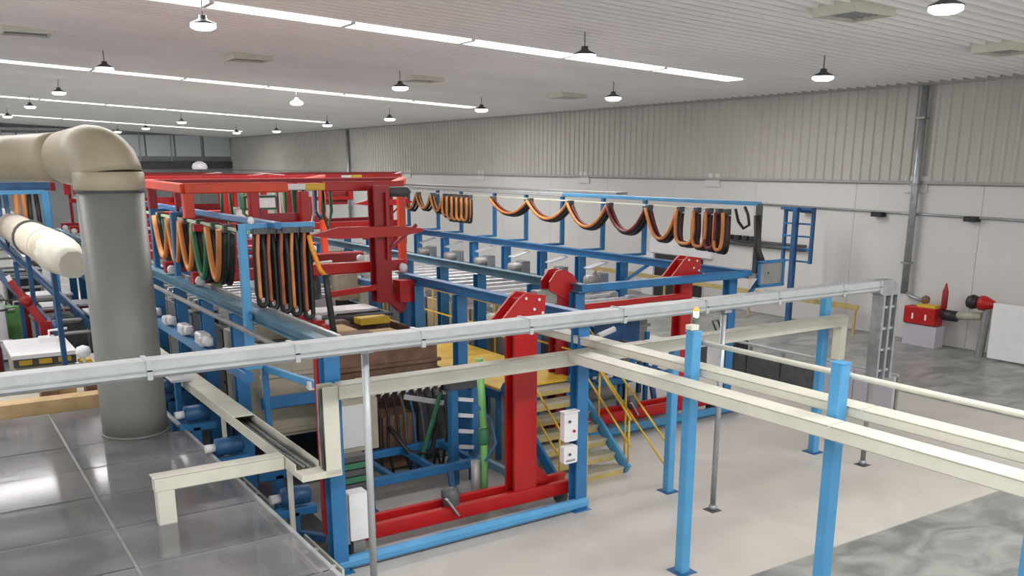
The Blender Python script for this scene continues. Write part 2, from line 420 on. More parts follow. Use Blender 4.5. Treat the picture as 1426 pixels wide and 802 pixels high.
# tanks and flight bars
def tank(x0, x1, y0, y1, z0, z1, label, m='beige', grp='process tanks'):
    root = thing('process_tank', ((x0 + x1) / 2, y0, 0), label, 'tank', grp)
    b = MB(); t = .06
    b.box(x0, x1, y0, y0 + t, z0, z1).box(x0, x1, y1 - t, y1, z0, z1).box(x0, x0 + t, y0 + t, y1 - t, z0, z1).box(x1 - t, x1, y0 + t, y1 - t, z0, z1).box(x0 + t, x1 - t, y0 + t, y1 - t, z0, z0 + .05)
    b.build('tank_body', m, root)
    for zz in (z0 + .1, z0 + (z1 - z0) * .36, z0 + (z1 - z0) * .68, z1 - .04):
        b = MB(); b.box(x0 - .05, x1 + .05, y0 - .06, y0, zz - .03, zz + .03); b.build('rib', m, root)
    b = MB(); b.box(x0 + t, x1 - t, y0 + t, y1 - t, z1 - .3, z1 - .28); b.build('liquid', 'dgrey', root)
    for x in (x0 + .1, x1 - .1):
        for yy in (y0 + .1, y1 - .1):
            part('leg', 'dblue', root, 'beam', (x, yy, 0), (x, yy, z0), .1, .1)
    return root
mats1 = ['beige', 'dgrey', 'grey', 'beige', 'dgrey', 'beige', 'grey', 'beige', 'grey']
tank(4.25, 5.4, 13.75, 15.7, .75, 2.25, 'beige ribbed tank at the front left of the nearest line, above the low conveyor', 'beige')
tank(5.55, 7.45, 13.9, 15.7, .75, 2.1, 'brown tank right of the beige ribbed one in the nearest line', 'brown')
for i in range(1, 9):
    y0 = 13.75 + i * 2.05
    tank(4.25, 7.45, y0, y0 + 1.95, .75, 2.25, ORD[i] + ' process tank from the camera in the nearest line', mats1[i])
for i in range(8):
    y0 = 15.0 + i * 2.05
    tank(9.95, 13.3, y0, y0 + 1.95, .75, 1.95, ORD[i] + ' process tank from the stairs in the second line', ['grey', 'beige'][i % 2])
def flight_bar(x0, x1, z):
    yy = 0
    root = thing('flight_bar', ((x0 + x1) / 2, 0, z), '', 'flight bar')
    part('bar', 'silver', root, 'beam', (x0, yy, z), (x1, yy, z), .09, .07)
    for x in (x0 + .12, x1 - .12): part('saddle', 'galv', root, 'box', x - .1, x + .1, -.08, .08, z - .12, z + .06)
    part('rack', 'white', root, 'box', x0 + .35, x1 - .35, -.03, .03, z - .45, z - .06)
    return root
proto = None
ys = [17.4 + .42 * i for i in range(14)]
for i, yy in enumerate(ys):
    if proto is None: root = proto = flight_bar(4.3, 7.35, 2.42); root.location.y = yy
    else: root = copy_tree(proto, (proto.location.x, yy, proto.location.z))
    root['label'] = ORD[i] + ' silver flight bar from the camera, across the tanks of the nearest line'; root['group'] = 'flight bars on the nearest line'
proto = None
for i in range(20):
    yy = 15.4 + .62 * i
    if proto is None: root = proto = flight_bar(9.98, 13.25, 2.12); root.location.y = yy
    else: root = copy_tree(proto, (proto.location.x, yy, proto.location.z))
    root['label'] = ORD[i] + ' silver flight bar from the stairs, across the tanks of the second line'; root['group'] = 'flight bars on the second line'
# lids and fittings on the first tanks
def lid(x0, x1, y0, y1, z, m, label, cat='board', name='tank_cover'):
    o = MB().box(x0, x1, y0, y1, z, z + .05, .01).build(name, m, None, loc=((x0 + x1) / 2, (y0 + y1) / 2, z)); tag(o, label, cat)
lid(5.55, 6.15, 14.3, 15.0, 2.2, 'tan', 'tan cover board lying on the first tank, left one')
lid(6.3, 6.85, 14.0, 14.5, 2.14, 'tan', 'tan cover board lying on the first tank, right one')
lid(4.45, 5.3, 15.9, 17.0, 2.27, 'dgrey', 'dark grey cover on the second tank, left of the crane')
lid(5.6, 7.3, 15.95, 16.6, 2.27, 'silver', 'silver cover across the second tank')
for k in range(5):
    x, yy = 5.47 + .03 * (k % 2), 15.25 - k * .33 + (k % 2) * .16
    root = thing('valve_actuator', (x, yy, 2.3), ORD[k].replace('nearest', 'first') + ' red valve actuator from the back, in the row left of the tan covers', 'valve', 'red valve actuators')
    part('valve_body', 'red', root, 'box', x - .09, x + .09, yy - .08, yy + .1, 2.32, 2.46, .03)
    part('cap', 'white', root, 'lathe', (x, yy, 2.46), [(.05, 0), (.05, .07), (.01, .08)], n=10)
    part('spout', 'dred', root, 'tube', [(x, yy, 2.26), (x, yy, 2.33)], r=.04, n=8)

# ---------------------------------------------------------------- red cranes with floor track (front transfer robots)
def floor_crane(x0, x1, y, mx, label, motor_x, top=3.0):
    root = thing('transfer_crane', ((x0 + x1) / 2, y, 0), label, 'crane', 'red floor cranes of the lines')
    b = MB(); b.beam((x0, y - .12, .3), (x1, y - .12, .3), .1, .2).beam((x0, y + .14, .34), (x1, y + .14, .34), .08, .18); b.build('base_beam', 'red', root)
    part('base_plate', 'dred', root, 'box', x0, x1, y - .08, y + .12, .2, .24)
    part('rack_rail', 'cream', root, 'beam', (x0 + .05, y + .02, .3), (x1 - .1, y + .02, .3), .02, .02)
    for x in (x0 + .15, x1 - .15):
        part('wheel', 'dgrey', root, 'lathe', (x, y, .1), [(.02, -.05), (.1, -.05), (.1, .05), (.02, .05)], n=14, axis='y')
    w = .38 if x0 < 6 else .27
    b = MB(); b.ibeam((mx, y, .38), (mx, y, top), w, .26, .05); b.build('mast', 'red', root)
    b = MB(); b.prism([(mx + w / 2, .38), (mx + w / 2 + .35, .4), (mx + w / 2, .8)], y - .02, y + .02); b.build('gusset', 'red', root)
    b = MB(); b.prism([(mx - .45, top - .12), (mx + .3, top - .12), (mx + .32, top + .22), (mx - .02, top + .27), (mx - .12, top + .2)], y - .14, y - .1)
    b.prism([(mx - .45, top - .12), (mx + .3, top - .12), (mx + .32, top + .22), (mx - .02, top + .27), (mx - .12, top + .2)], y + .1, y + .14)
    b.box(mx - .1, mx + .3, y - .1, y + .1, top, top + .2); b.build('mast_head', 'red', root)
    for dx, dz in ((-.02, .2), (.2, .17), (.12, .04), (.26, -.02)):
        part('bolt', 'white', root, 'lathe', (mx + dx, y - .145, top + dz), [(.02, -.02), (.02, 0)], n=8, axis='y')
    # motor
    b = MB(); b.tube([(motor_x + .02, y - .1, .28), (motor_x + .05, y - .08, .3), (motor_x + .06, y - .02, .52), (motor_x + .06, y, .6), (motor_x + .06, y + .01, .63)], n=14, rs=[.06, .1, .13, .12, .05]); m_ = b.build('drive_motor', 'dgrey', root, 'slate grey drive motor')
    part('motor_guard', 'galv', m_, 'beam', (motor_x - .1, y - .2, .55), (motor_x + .08, y - .2, .28), .07, .03)
    return root
c1 = floor_crane(4.2, 7.85, 10.5, 6.97, 'red crane with tall mast at the front of the nearest line', 5.72)
b = MB(); b.beam((3.84, 10.2, .5), (3.84, 10.2, 2.8), .07, .1); b.build('guide_post', 'dred', c1)
c2 = floor_crane(9.3, 13.6, 13.1, 12.5, 'red crane at the front of the second line, behind the blue posts', 11.2)
c3 = floor_crane(4.35, 7.4, 12.75, 7.3, 'red crane standing just behind the nearest one, beside the yellow stairs', 5.2, 2.75) if False else None
b = MB(); b.ibeam((9.53, 13.1, .38), (9.53, 13.1, 2.95), .3, .26, .05); b.build('mast', 'dred', c2)
for yy in (12.95, 13.2):
    b = MB(); b.prism([(9.2, 2.85), (9.85, 2.5), (9.85, 2.9), (9.7, 3.1), (9.5, 3.2), (9.35, 3.18), (9.2, 3.0)], yy, yy + .04); b.build('mast_head', 'red', c2)
part('head_motor', 'grey', c2, 'box', 8.95, 9.4, 12.98, 13.18, 2.6, 2.85)
part('cross_beam', 'red', c2, 'beam', (9.7, 12.92, 2.5), (12.4, 12.92, 2.52), .1, .1)
# ---------------------------------------------------------------- red portal cranes on the rails
def portal(xl, xr, y0, y1, label, main='orange', mast=True):
    root = thing('portal_crane', ((xl + xr) / 2, y0, 2.98), label, 'crane', 'red portal cranes riding on the rails')
    zt = 4.6
    for yy in (y0, y1): 
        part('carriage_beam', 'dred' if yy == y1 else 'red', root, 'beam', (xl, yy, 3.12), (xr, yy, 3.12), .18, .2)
        for x in (xl + .1, xr - .1):
            part('rail_wheel', 'white', root, 'lathe', (x, yy - .14, 3.08), [(.02, -.04), (.08, -.04), (.08, .04), (.02, .04)], n=12, axis='y')
    part('top_beam', main, root, 'beam', (xl, y0, zt), (xl + 1.75, y0, zt), .16, .17)
    part('top_beam', 'white', root, 'beam', (xl + 1.75, y0, zt), (xl + 2.08, y0, zt), .1, .1)
    part('top_beam', 'yellow', root, 'beam', (xl + 2.08, y0, zt), (xl + 2.45, y0, zt), .11, .12)
    part('top_beam', 'red', root, 'beam', (xl + 2.45, y0, zt), (xr, y0, zt), .16, .17)
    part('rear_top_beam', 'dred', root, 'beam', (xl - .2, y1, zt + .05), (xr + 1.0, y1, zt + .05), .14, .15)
    part('side_top_beam', main, root, 'beam', (xl, y0, zt), (xl - .2, y1, zt + .05), .14, .15)
    part('side_top_beam', main, root, 'beam', (xr - .2, y0, zt), (xr + 1.0, y1, zt + .05), .14, .15)
    for x in (xl + .05, xl + 1.15, xl + 2.05): part('post', main if x < xl + .5 else 'red', root, 'beam', (x, y0 + .02, 4.12 if x < xl + .5 else 3.9), (x, y0 + .02, zt - .08), .17, .17)
    part('post', main, root, 'beam', (xr + .95, y1, 2.6), (xr + .95, y1, zt), .15, .15)
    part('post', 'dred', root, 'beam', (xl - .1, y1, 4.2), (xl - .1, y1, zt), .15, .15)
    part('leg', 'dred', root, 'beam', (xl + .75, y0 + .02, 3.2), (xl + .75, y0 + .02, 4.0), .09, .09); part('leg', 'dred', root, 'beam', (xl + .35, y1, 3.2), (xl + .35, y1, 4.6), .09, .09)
    part('middle_beam', 'red', root, 'beam', (xl + .1, y0 + .02, 3.95), (xl + 2.1, y0 + .02, 3.95), .1, .12)
    part('panel', 'dred', root, 'box', xl + 1.2, xl + 2.0, y0 + .1, y0 + .14, 3.75, 4.15)
    if mast:
        b = MB(); b.ibeam((xr - .68, y0 - .4, 2.5), (xr - .68, y0 - .4, zt + .02), .3, .3, .05); b.build('mast', 'dred', root)
        b = MB(); b.beam((xr - .62, y0 - .6, 3.3), (xr - .62, y0 - .6, 4.5), .04, .05); b.build('mast_guide', 'red', root)
        b = MB(); zc = 3.82
        b.prism([(xl + 1.85, zc - .03), (xl + 2.4, zc - .1), (xr - .4, zc - .1), (xr + .05, zc - .03), (xr + .05, zc + .02), (xr - .4, zc + .08), (xl + 2.4, zc + .1)], y0 - .75, y0 - .6); b.build('lift_arm', 'red', root)
        part('lift_arm', 'red', root, 'beam', (xl + 2.2, y0 - .5, 2.72), (xr - .68, y0 - .5, 2.8), .09, .1)
        part('lift_arm', 'dred', root, 'beam', (xr - .65, y0 - .5, 2.66), (xr - .3, y0 - .5, 2.35), .12, .2)
        part('lift_hook', 'red', root, 'box', xr - .45, xr - .15, y0 - .7, y0 - .4, 2.5, 2.9)
        part('brace', 'dred', root, 'beam', (xr - .6, y0 - .55, 3.45), (xr + .0, y0 - .55, 3.9), .06, .06)
        b = MB(); b.lathe((xr - .2, y0 - .35, zt - .1), [(.03, -.3), (.09, -.28), (.1, .1), (.07, .16), (.02, .2)], 14, 'x'); b.build('hoist_motor', 'dgrey', root, 'black hoist motor')
    return root
portal(3.85, 7.85, 15.9, 17.9, 'red portal crane with yellow stripe and tall mast, nearest on the left line')
portal(3.85, 7.85, 20.6, 22.4, 'red portal crane directly behind the nearest one')
portal(3.85, 7.85, 25.2, 27.0, 'red portal crane third from the camera, partly hidden', 'red')
portal(9.7, 13.5, 27.5, 29.5, 'distant red portal crane on the second line', 'red')
portal(3.85, 7.85, 29.8, 31.6, 'farthest red portal crane of the left line', 'red', False)

# clutter carried by the portals: control boxes and hoses
for k, (x, yy, z, w, h, m, lab) in enumerate([
    (5.25, 16.3, 4.2, .6, .25, 'dgreen', 'dark green control box inside the nearest portal crane'),
    (4.3, 19.2, 3.4, .5, .3, 'white', 'white junction box behind the nearest left festoon'),
    (6.6, 19.4, 3.6, .7, .25, 'white', 'white control box between the two nearest portal cranes'),
    (7.0, 22.9, 3.55, .5, .4, 'white', 'white cabinet deeper along the left line')]):
    root = thing('control_box', (x, yy, z), lab, 'control box')
    part('housing', m, root, 'box', x - w / 2, x + w / 2, yy, yy + .25, z, z + h, .02)
    part('cover', 'silver', root, 'box', x - w / 2 + .04, x + w / 2 - .04, yy - .02, yy, z + .04, z + h - .04)
    part('stand', 'blue', root, 'beam', (x, yy + .12, 2.9 if k else 4.0), (x, yy + .12, z), .08, .08)
    if k: part('foot', 'blue', root, 'beam', (x - 1.2 if x < 5 else x, yy + .12, 2.95), (x + .3 if x < 5 else 7.75, yy + .12, 2.95), .08, .06)

# ---------------------------------------------------------------- festoons
def festoon(label, x, ytop, dips, ztrack, thick=.028, post=None, colors=('black', 'cable_o', 'cable_r')):
    """ytop: y of the trolleys; dips: z of each loop's bottom"""
    root = thing('festoon_cable', (x, ytop[0], ztrack), label, 'festoon cable', 'festoon cables over the lines')
    for y in ytop:
        t = part('trolley', 'dgrey', root, 'box', x - .07, x + .07, y - .05, y + .05, ztrack - .14, ztrack - .02)
    for i in range(len(ytop) - 1):
        a, c = ytop[i], ytop[i + 1]; zb = dips[i]; n = 16
        z0 = ztrack - .14; gap = abs(c - a)
        w = max(gap, .16)
        def pts(dx, dz):
            r = []
            for j in range(n + 1):
                u = -1 + 2 * j / n
                # loop shape: wide catenary, or hairpin when the trolleys stand close
                if gap > .55: yy = a + (c - a) * (u + 1) / 2; zz = zb + (z0 - zb) * (abs(u) ** 2.1)
                else:
                    th = math.pi * (u + 1) / 2
                    yy = (a + c) / 2 - math.copysign(1, a - c) * -1 * 0 + (c - a) / 2 * (-math.cos(th)) * (1 + .7 * (1 - abs(u)))
                    zz = zb + (z0 - zb) * (abs(u) ** 2.6)
                r.append((x + dx, yy, zz + dz))
            return r
        c0 = MB(); c0.tube(pts(-.05, 0), thick, 6); c0.tube(pts(.06, -.02), thick, 6); c0 = c0.build('cable_loop', colors[0], root)
        MB().tube(pts(-.05 - thick * 1.6, .05), thick * .9, 6).build('orange_cable', colors[1] if i % 4 != 3 else colors[2], c0)
        MB().tube(pts(0.005, .06), thick * .8, 6).build('maroon_cable', colors[2], c0)
    return root
# track posts and tracks (blue)
root = thing('festoon_track', (14.3, 13, 2.9), 'long blue festoon track standing along the back rail of the second line', 'cable track', 'festoon tracks')
part('track', 'lblue', root, 'beam', (14.3, 12.9, 4.22), (14.3, 19.5, 4.22), .12, .08)
part('track', 'tray', root, 'beam', (14.3, 19.5, 4.22), (14.3, 34, 4.22), .16, .1)
part('cable_tray', 'grey', root, 'beam', (14.55, 17.5, 4.3), (14.55, 34, 4.3), .35, .06)
part('conductor_rail', 'cream', root, 'beam', (14.12, 13.9, 4.08), (14.12, 34, 4.08), .04, .04)
for yy in (16.35, 17.9, 19.6, 21.3, 22.95, 24.9, 26.4, 28.5, 31): part('post', 'blue', root, 'beam', (14.3, yy, 2.98), (14.3, yy, 4.2), .1, .1)
for yy in (16.35, 17.9, 19.6, 21.3, 22.95, 24.9, 26.4, 28.5, 31): part('foot', 'blue', root, 'beam', (13.7, yy, 2.95), (14.35, yy, 2.95), .08, .06)
part('end_post', 'dgrey', root, 'beam', (14.3, 12.9, 2.84), (14.3, 12.9, 4.22), .1, .12)
part('cable_drop', 'black', root, 'tube', [(14.2, 12.85, 4.0), (14.22, 12.8, 3.3), (14.3, 12.6, 2.84)], r=.07, n=8)
b = MB(); b.beam((14.0, 12.55, 2.62), (14.75, 12.55, 2.62), .06, .06).beam((14.0, 12.55, 3.1), (14.75, 12.55, 3.1), .06, .06).beam((14.03, 12.55, 2.62), (14.03, 12.55, 3.1), .06, .06).beam((14.72, 12.55, 2.62), (14.72, 12.55, 3.1), .06, .06)
b.build('guard_frame', 'blue', root); part('mesh_panel', 'grey', root, 'box', 14.05, 14.7, 12.55, 12.565, 2.64, 3.08)
festoon('long festoon of orange and black cables along the second line, bunched at its near end', 14.02,
        [22.58, 20.68, 18.87, 17.3, 15.89, 14.87, 14.36, 14.0, 13.72, 13.5], [3.62, 3.56, 3.45, 3.42, 3.33, 3.28, 3.25, 3.24, 3.22], 4.12, .042)
festoon('tight bunch of maroon and orange cables at the far end of the second line', 14.02, [28.2, 27.2, 26.2, 25.4, 25.1, 24.8, 24.5, 24.2, 23.9], [3.5, 3.55, 3.5, 3.4, 3.3, 3.3, 3.3, 3.3], 4.12, .04, colors=('black', 'cable_o', 'cable_o'))
root = thing('hanging_cable', (14.2, 13.2, 4.0), 'short black cable hanging by the dark end post of the long festoon', 'cable')
part('cable', 'black', root, 'tube', [(14.2, 13.45, 4.1), (14.2, 13.35, 3.85), (14.2, 13.2, 3.72), (14.2, 13.05, 3.8), (14.2, 13.1, 4.0), (14.2, 13.2, 4.15)], r=.03, n=6)

# left festoon track on the nearest line
root = thing('festoon_track', (4.05, 13.3, 3.0), 'blue festoon track on posts above the left rail of the nearest line', 'cable track', 'festoon tracks')
part('track', 'blue', root, 'beam', (4.25, 12.5, 4.17), (4.25, 30, 4.17), .1, .09)
part('conductor_rail', 'pgreen', root, 'beam', (4.12, 13.4, 4.02), (4.12, 30, 4.02), .04, .05)
part('conductor_rail', 'dgrey', root, 'beam', (4.4, 12.7, 4.1), (4.4, 30, 4.1), .05, .05)
for yy in (17.4, 19.1, 23, 27): part('post', 'blue', root, 'beam', (3.98, yy, 3.0), (3.98, yy, 4.15), .11, .11); part('bracket', 'blue', root, 'beam', (3.95, yy, 4.12), (4.3, yy, 4.12), .07, .07)
root = thing('cable_gantry_post', (3.84, 12.8, 2.2), 'light blue post with side arm carrying cables, beside the left rail', 'post')
part('post', 'lblue', root, 'beam', (3.84, 12.85, 2.15), (3.84, 12.85, 4.18), .12, .12)
part('arm', 'lblue', root, 'beam', (3.78, 12.85, 4.14), (4.9, 12.85, 4.14), .09, .09)
part('foot_bracket', 'lblue', root, 'box', 3.72, 3.96, 12.75, 12.95, 2.13, 2.17)
part('insulator', 'white', root, 'lathe', (3.98, 12.85, 4.18), [(.04, 0), (.05, .05), (.02, .1)], n=8)
festoon('left festoon of orange and black loops hanging over the nearest line', 4.12, [19.0, 17.9, 17.0, 16.1, 15.2, 14.5], [3.2, 3.2, 3.15, 3.1, 3.15], 4.1, .055, colors=('black', 'cable_o', 'dgreen'))
def hank(label, x, y, z0, z1, m, n=1):
    root = thing('cable_hank', (x, y, z0), label, 'cable bundle', 'black and orange hanks on the near festoon')
    def hp(w, y_, za, zb):
        return [(x - w * .6, y_, za), (x - w, y_, za - .3), (x - w, y_, zb + w + .1)] + [(x - w * math.cos(a), y_, zb + w - w * math.sin(a)) for a in [math.pi * q / 8 for q in range(9)]] + [(x + w, y_, zb + w + .1), (x + w, y_, za - .3), (x + w * .6, y_, za)]
    part('loop', 'black', root, 'tube', hp(.06, y, z0, z1), r=.036, n=8)
    part('loop', 'black', root, 'tube', hp(.05, y + .09, z0, z1 + .12), r=.034, n=8)
    part('orange_cable', m, root, 'tube', hp(.055, y - .07, z0, z1 + .1)[:6], r=.026, n=8)
    part('clamp', 'dgrey', root, 'box', x - .1, x + .1, y - .1, y + .06, z0 - .02, z0 + .06)
for k in range(5):
    hank(ORD[k].replace('nearest', 'leftmost') + (' cable hank' if k == 0 else ' cable hank from the left') + ' hanging under the light blue arm', 4.08 + k * .17, 12.85 + (k % 2) * .05, 4.06, 3.02 - k * .06, 'terra' if k % 3 else 'cable_o')
root = thing('sling_cable', (4.85, 12.8, 3.4), 'bright orange sling with black tail hanging right of the cable hanks', 'cable')
part('orange_sling', 'sling', root, 'tube', [(4.78, 12.75, 4.0), (4.82, 12.75, 3.8), (4.92, 12.75, 3.5), (5.0, 12.75, 3.4)], r=.035, n=8)
part('black_tail', 'black', root, 'tube', [(5.0, 12.75, 3.42), (5.03, 12.75, 3.1), (5.07, 12.75, 2.7), (5.12, 12.75, 2.35)], r=.05, n=8)
# festoon seen far left
root = thing('festoon_track', (2.0, 28, 2.5), 'distant light blue cable gantry left of the big grey duct', 'cable track', 'festoon tracks')
part('beam', 'dblue', root, 'beam', (-3, 27.6, 4.42), (3.2, 27.6, 4.42), .2, .2)
part('arm', 'lblue', root, 'beam', (-3, 27, 4.28), (3.0, 27, 4.28), .16, .12)
part('post', 'lblue', root, 'beam', (3.0, 27, 0), (3.0, 27, 4.3), .2, .2)
for k, xx in enumerate([.4, .8, 1.2, 1.6, 2.0, 2.4, 2.7]):
    r_ = thing('cable_hank', (xx, 27, 4.2), ORD[k].replace('nearest', 'leftmost') + (' cable loop' if k == 0 else ' cable loop from the left') + ' hanging from the distant cable gantry', 'cable bundle', 'cable loops far left')
    part('loop', ['dblue', 'cable_r', 'black', 'cable_o', 'dblue', 'cable_o', 'black'][k], r_, 'tube', [(xx - .08, 26.95, 4.24), (xx - .1, 26.95, 3.5), (xx, 26.95, 3.1 - .05 * k), (xx + .1, 26.95, 3.5), (xx + .08, 26.95, 4.24)], r=.06, n=6)

# ---------------------------------------------------------------- foreground cable trays and posts
root = thing('cable_tray', (6, 9, 3.05), 'long pale grey lidded cable tray crossing the picture in front', 'cable tray')
x = -1.2; seg = 1.45; k = 0
while x < 12.7:
    x2 = min(x + seg, 12.75)
    b = MB(); b.beam((x, 9, 3.115), (x2 - .01, 9, 3.115), .27, .17, .03); s_ = b.build('tray_section', 'tray', root)
    part('joint_clip', 'tray', s_, 'box', x2 - .04, x2 + .01, 8.855, 9.145, 3.02, 3.21)
    part('lid_lip', 'galv', s_, 'box', x, x2, 8.855, 8.867, 3.10, 3.115, .002)
    x = x2; k += 1
b = MB(); b.prism([(12.7, 3.03), (12.7, 3.2), (13.1, 3.2), (13.28, 3.05), (13.28, 2.95), (12.88, 2.95)], 8.9, 9.1); b.build('elbow', 'galv', root)
b = MB(); b.beam((12.9, 9, 1.55), (12.9, 9, 3.0), .05, .22).beam((13.08, 9.0, 1.55), (13.08, 9.0, 3.05), .05, .22).beam((13.25, 9, 1.55), (13.25, 9, 3.05), .05, .22); b.build('drop_rail', 'galv', root)
b = MB(); b.box(12.9, 13.25, 9.05, 9.07, 1.55, 3.0); b.build('drop_back', 'grey', root)
for zz in (1.7, 2.05, 2.4, 2.75): part('rung', 'tray', root, 'beam', (12.9, 8.95, zz), (13.25, 8.95, zz), .03, .04)
for n, (x, yy, m) in enumerate([(4.0, 9.15, 'tray'), (9.4, 9.0, 'galv'), (13.07, 9.12, 'grey')]):
    root = thing('support_pole', (x, yy, 0), ['pale steel pole carrying the grey tray at the front left', 'steel pole carrying the grey tray, on the beige floor in the middle', 'steel pole under the right end of the grey tray'][n], 'pole', 'steel poles under the grey tray')
    part('pole', m, root, 'tube', [(x, yy, .01), (x, yy, 3.0 if n < 2 else 2.9)], r=.042, n=12)
    part('base_plate', 'dgrey', root, 'box', x - .1, x + .1, yy - .1, yy + .1, 0, .02)
    part('collar', 'galv', root, 'lathe', (x, yy, .02), [(.06, 0), (.06, .06), (.042, .08)], n=12)
    part('saddle', 'galv', root, 'box', x - .07, x + .07, yy - .08, yy + .08, 2.98, 3.03)
# cream channel across, with drop and low arm at the left end
root = thing('cream_trunking', (8, 9.78, 2.35), 'cream cable trunking crossing in front of the blue frames, bent down at its left end', 'cable trunking')
part('trunking', 'cream', root, 'beam', (3.9, 9.78, 2.415), (13.1, 9.78, 2.415), .18, .17, .012)
for xx in (3.92, 6.3, 8.7, 11.1): part('lid', 'cream', root, 'box', xx, xx + (2.36 if xx < 11 else 2.0), 9.685, 9.875, 2.5, 2.512, .003)
b = MB(); b.box(12.95, 13.1, 9.7, 9.86, 1.75, 2.35); b.build('end_drop', 'cream', root)
b = MB(); b.channel((3.8, 9.82, 1.42), (3.8, 9.82, 2.5), .2, .19, .012, 1); b.build('left_drop', 'cream', root)
for k in range(6):
    xx = 3.7 + (k % 3) * .04
    part('cable', 'grey' if k % 2 else 'dgrey', root, 'tube', [(xx, 9.76 + .025 * k, 2.45), (xx - .02, 9.76 + .025 * k, 2.0), (xx, 9.77 + .02 * k, 1.45)], r=.014, n=6)
root = thing('cream_trunking', (3.6, 10.2, 1.4), 'low cream trunking running back beside the nearest frame, its near lid missing', 'cable trunking')
b = MB(); b.channel((3.55, 9.95, 1.48), (3.55, 19, 1.48), .3, .15, .014, 1); b.build('trunking', 'cream', root)
for k in range(3): part('lid', 'cream', root, 'box', 3.41, 3.69, 12.4 + 2.2 * k, 14.58 + 2.2 * k, 1.55, 1.565, .003)
for k in range(6): part('cable', 'dgrey' if k % 2 else 'grey', root, 'tube', [(3.45 + k * .04, 10.0, 1.45 + (k % 3) * .02), (3.44 + k * .04, 11.2, 1.44 + (k % 2) * .03), (3.46 + k * .04, 12.6, 1.45)], r=.017, n=6)
b = MB(); b.box(3.4, 3.9, 9.72, 9.95, 1.4, 1.48); b.build('end_shelf', 'cream', root)
for yy in (10.6, 13.5, 16.5): part('bracket', 'cream', root, 'beam', (3.55, yy, 0), (3.55, yy, 1.4), .06, .06)
root = thing('cream_trunking', (2.7, 10.3, 0), 'low cream trunking arm at lower left, its leg passing through the translucent sheets', 'cable trunking')
part('trunking', 'cream', root, 'beam', (1.89, 10.38, 1.48), (3.39, 10.38, 1.48), .16, .17, .012)
part('leg', 'cream', root, 'beam', (2.0, 10.38, 0), (2.0, 10.38, 1.4), .2, .15, .01)
part('lid', 'cream', root, 'box', 1.87, 3.39, 10.29, 10.47, 1.565, 1.578, .003)
# double trunking towards the right
root = thing('cream_trunking', (7.4, 6, 2.38), 'wide cream trunking running to the lower right, front one of the pair', 'cable trunking')
part('trunking', 'cream', root, 'box', 7.2, 7.44, 1.0, 9.68, 2.39, 2.53, .012)
for k in range(4): part('lid', 'cream', root, 'box', 7.19, 7.45, 1.2 + 2.12 * k, 3.3 + 2.12 * k, 2.53, 2.542, .003)
part('bracket', 'cream', root, 'box', 7.44, 7.5, 5.4, 5.7, 2.4, 2.46)
root = thing('cream_trunking', (7.8, 6, 2.5), 'wide cream trunking running to the lower right, rear one of the pair', 'cable trunking')
part('trunking', 'cream', root, 'box', 7.68, 7.92, 1.0, 12.6, 2.515, 2.62, .012)
for k in range(5): part('lid', 'cream', root, 'box', 7.67, 7.93, 1.2 + 2.12 * k, 3.3 + 2.12 * k, 2.62, 2.632, .003)
# blue posts
def blue_post(x, y, top, label, w=.14, m='lblue'):
    root = thing('blue_post', (x, y, 0), label, 'post', 'blue floor posts')
    part('post', m, root, 'beam', (x, y, .015), (x, y, top), w, w, .012)
    part('base_plate', 'dblue', root, 'box', x - w, x + w, y - w, y + w, 0, .02)
    part('end_cap', m, root, 'box', x - w / 2 - .005, x + w / 2 + .005, y - w / 2 - .005, y + w / 2 + .005, top, top + .012)
    return root
pa = blue_post(7.56, 7.7, 3.08, 'light blue floor post left of its pair, with a beacon lamp on top')
blue_post(7.56, 5.63, 3.08, 'light blue floor post right of the beacon post')
blue_post(7.56, 3.56, 3.08, 'light blue floor post at the right edge of the picture')
blue_post(9.4, 9.97, 2.34, 'blue post under the cream trunking, beside the yellow stairs', .13)
blue_post(12.95, 10.06, 2.79, 'blue post at the far right end of the cream trunking', .14)
root = thing('beacon_lamp', (7.62, 7.72, 3.1), 'small glowing orange and white beacon on the light blue post', 'beacon')
part('bracket', 'cream', root, 'box', 7.5, 7.62, 7.68, 7.78, 3.1, 3.16)
part('stem', 'dgrey', root, 'tube', [(7.62, 7.8, 3.12), (7.68, 7.8, 3.24)], r=.02, n=8)
part('orange_lens', 'beacon_o', root, 'lathe', (7.68, 7.8, 3.3), [(.03, 0), (.035, .03), (.01, .05)], n=12)
part('white_lens', 'beacon_w', root, 'lathe', (7.68, 7.8, 3.22), [(.02, 0), (.035, .02), (.035, .08)], n=12)
root = thing('thin_pipe', (7.7, 5, 2.93), 'thin cream pipe strung along the tops of the light blue posts', 'pipe')
part('pipe', 'cream', root, 'tube', [(7.69, 1.2, 2.94), (7.69, 7.75, 2.94)], r=.03, n=10)
for yy in (3.56, 5.63, 7.7): part('clip', 'galv', root, 'box', 7.62, 7.71, yy - .03, yy + .03, 2.9, 2.98)

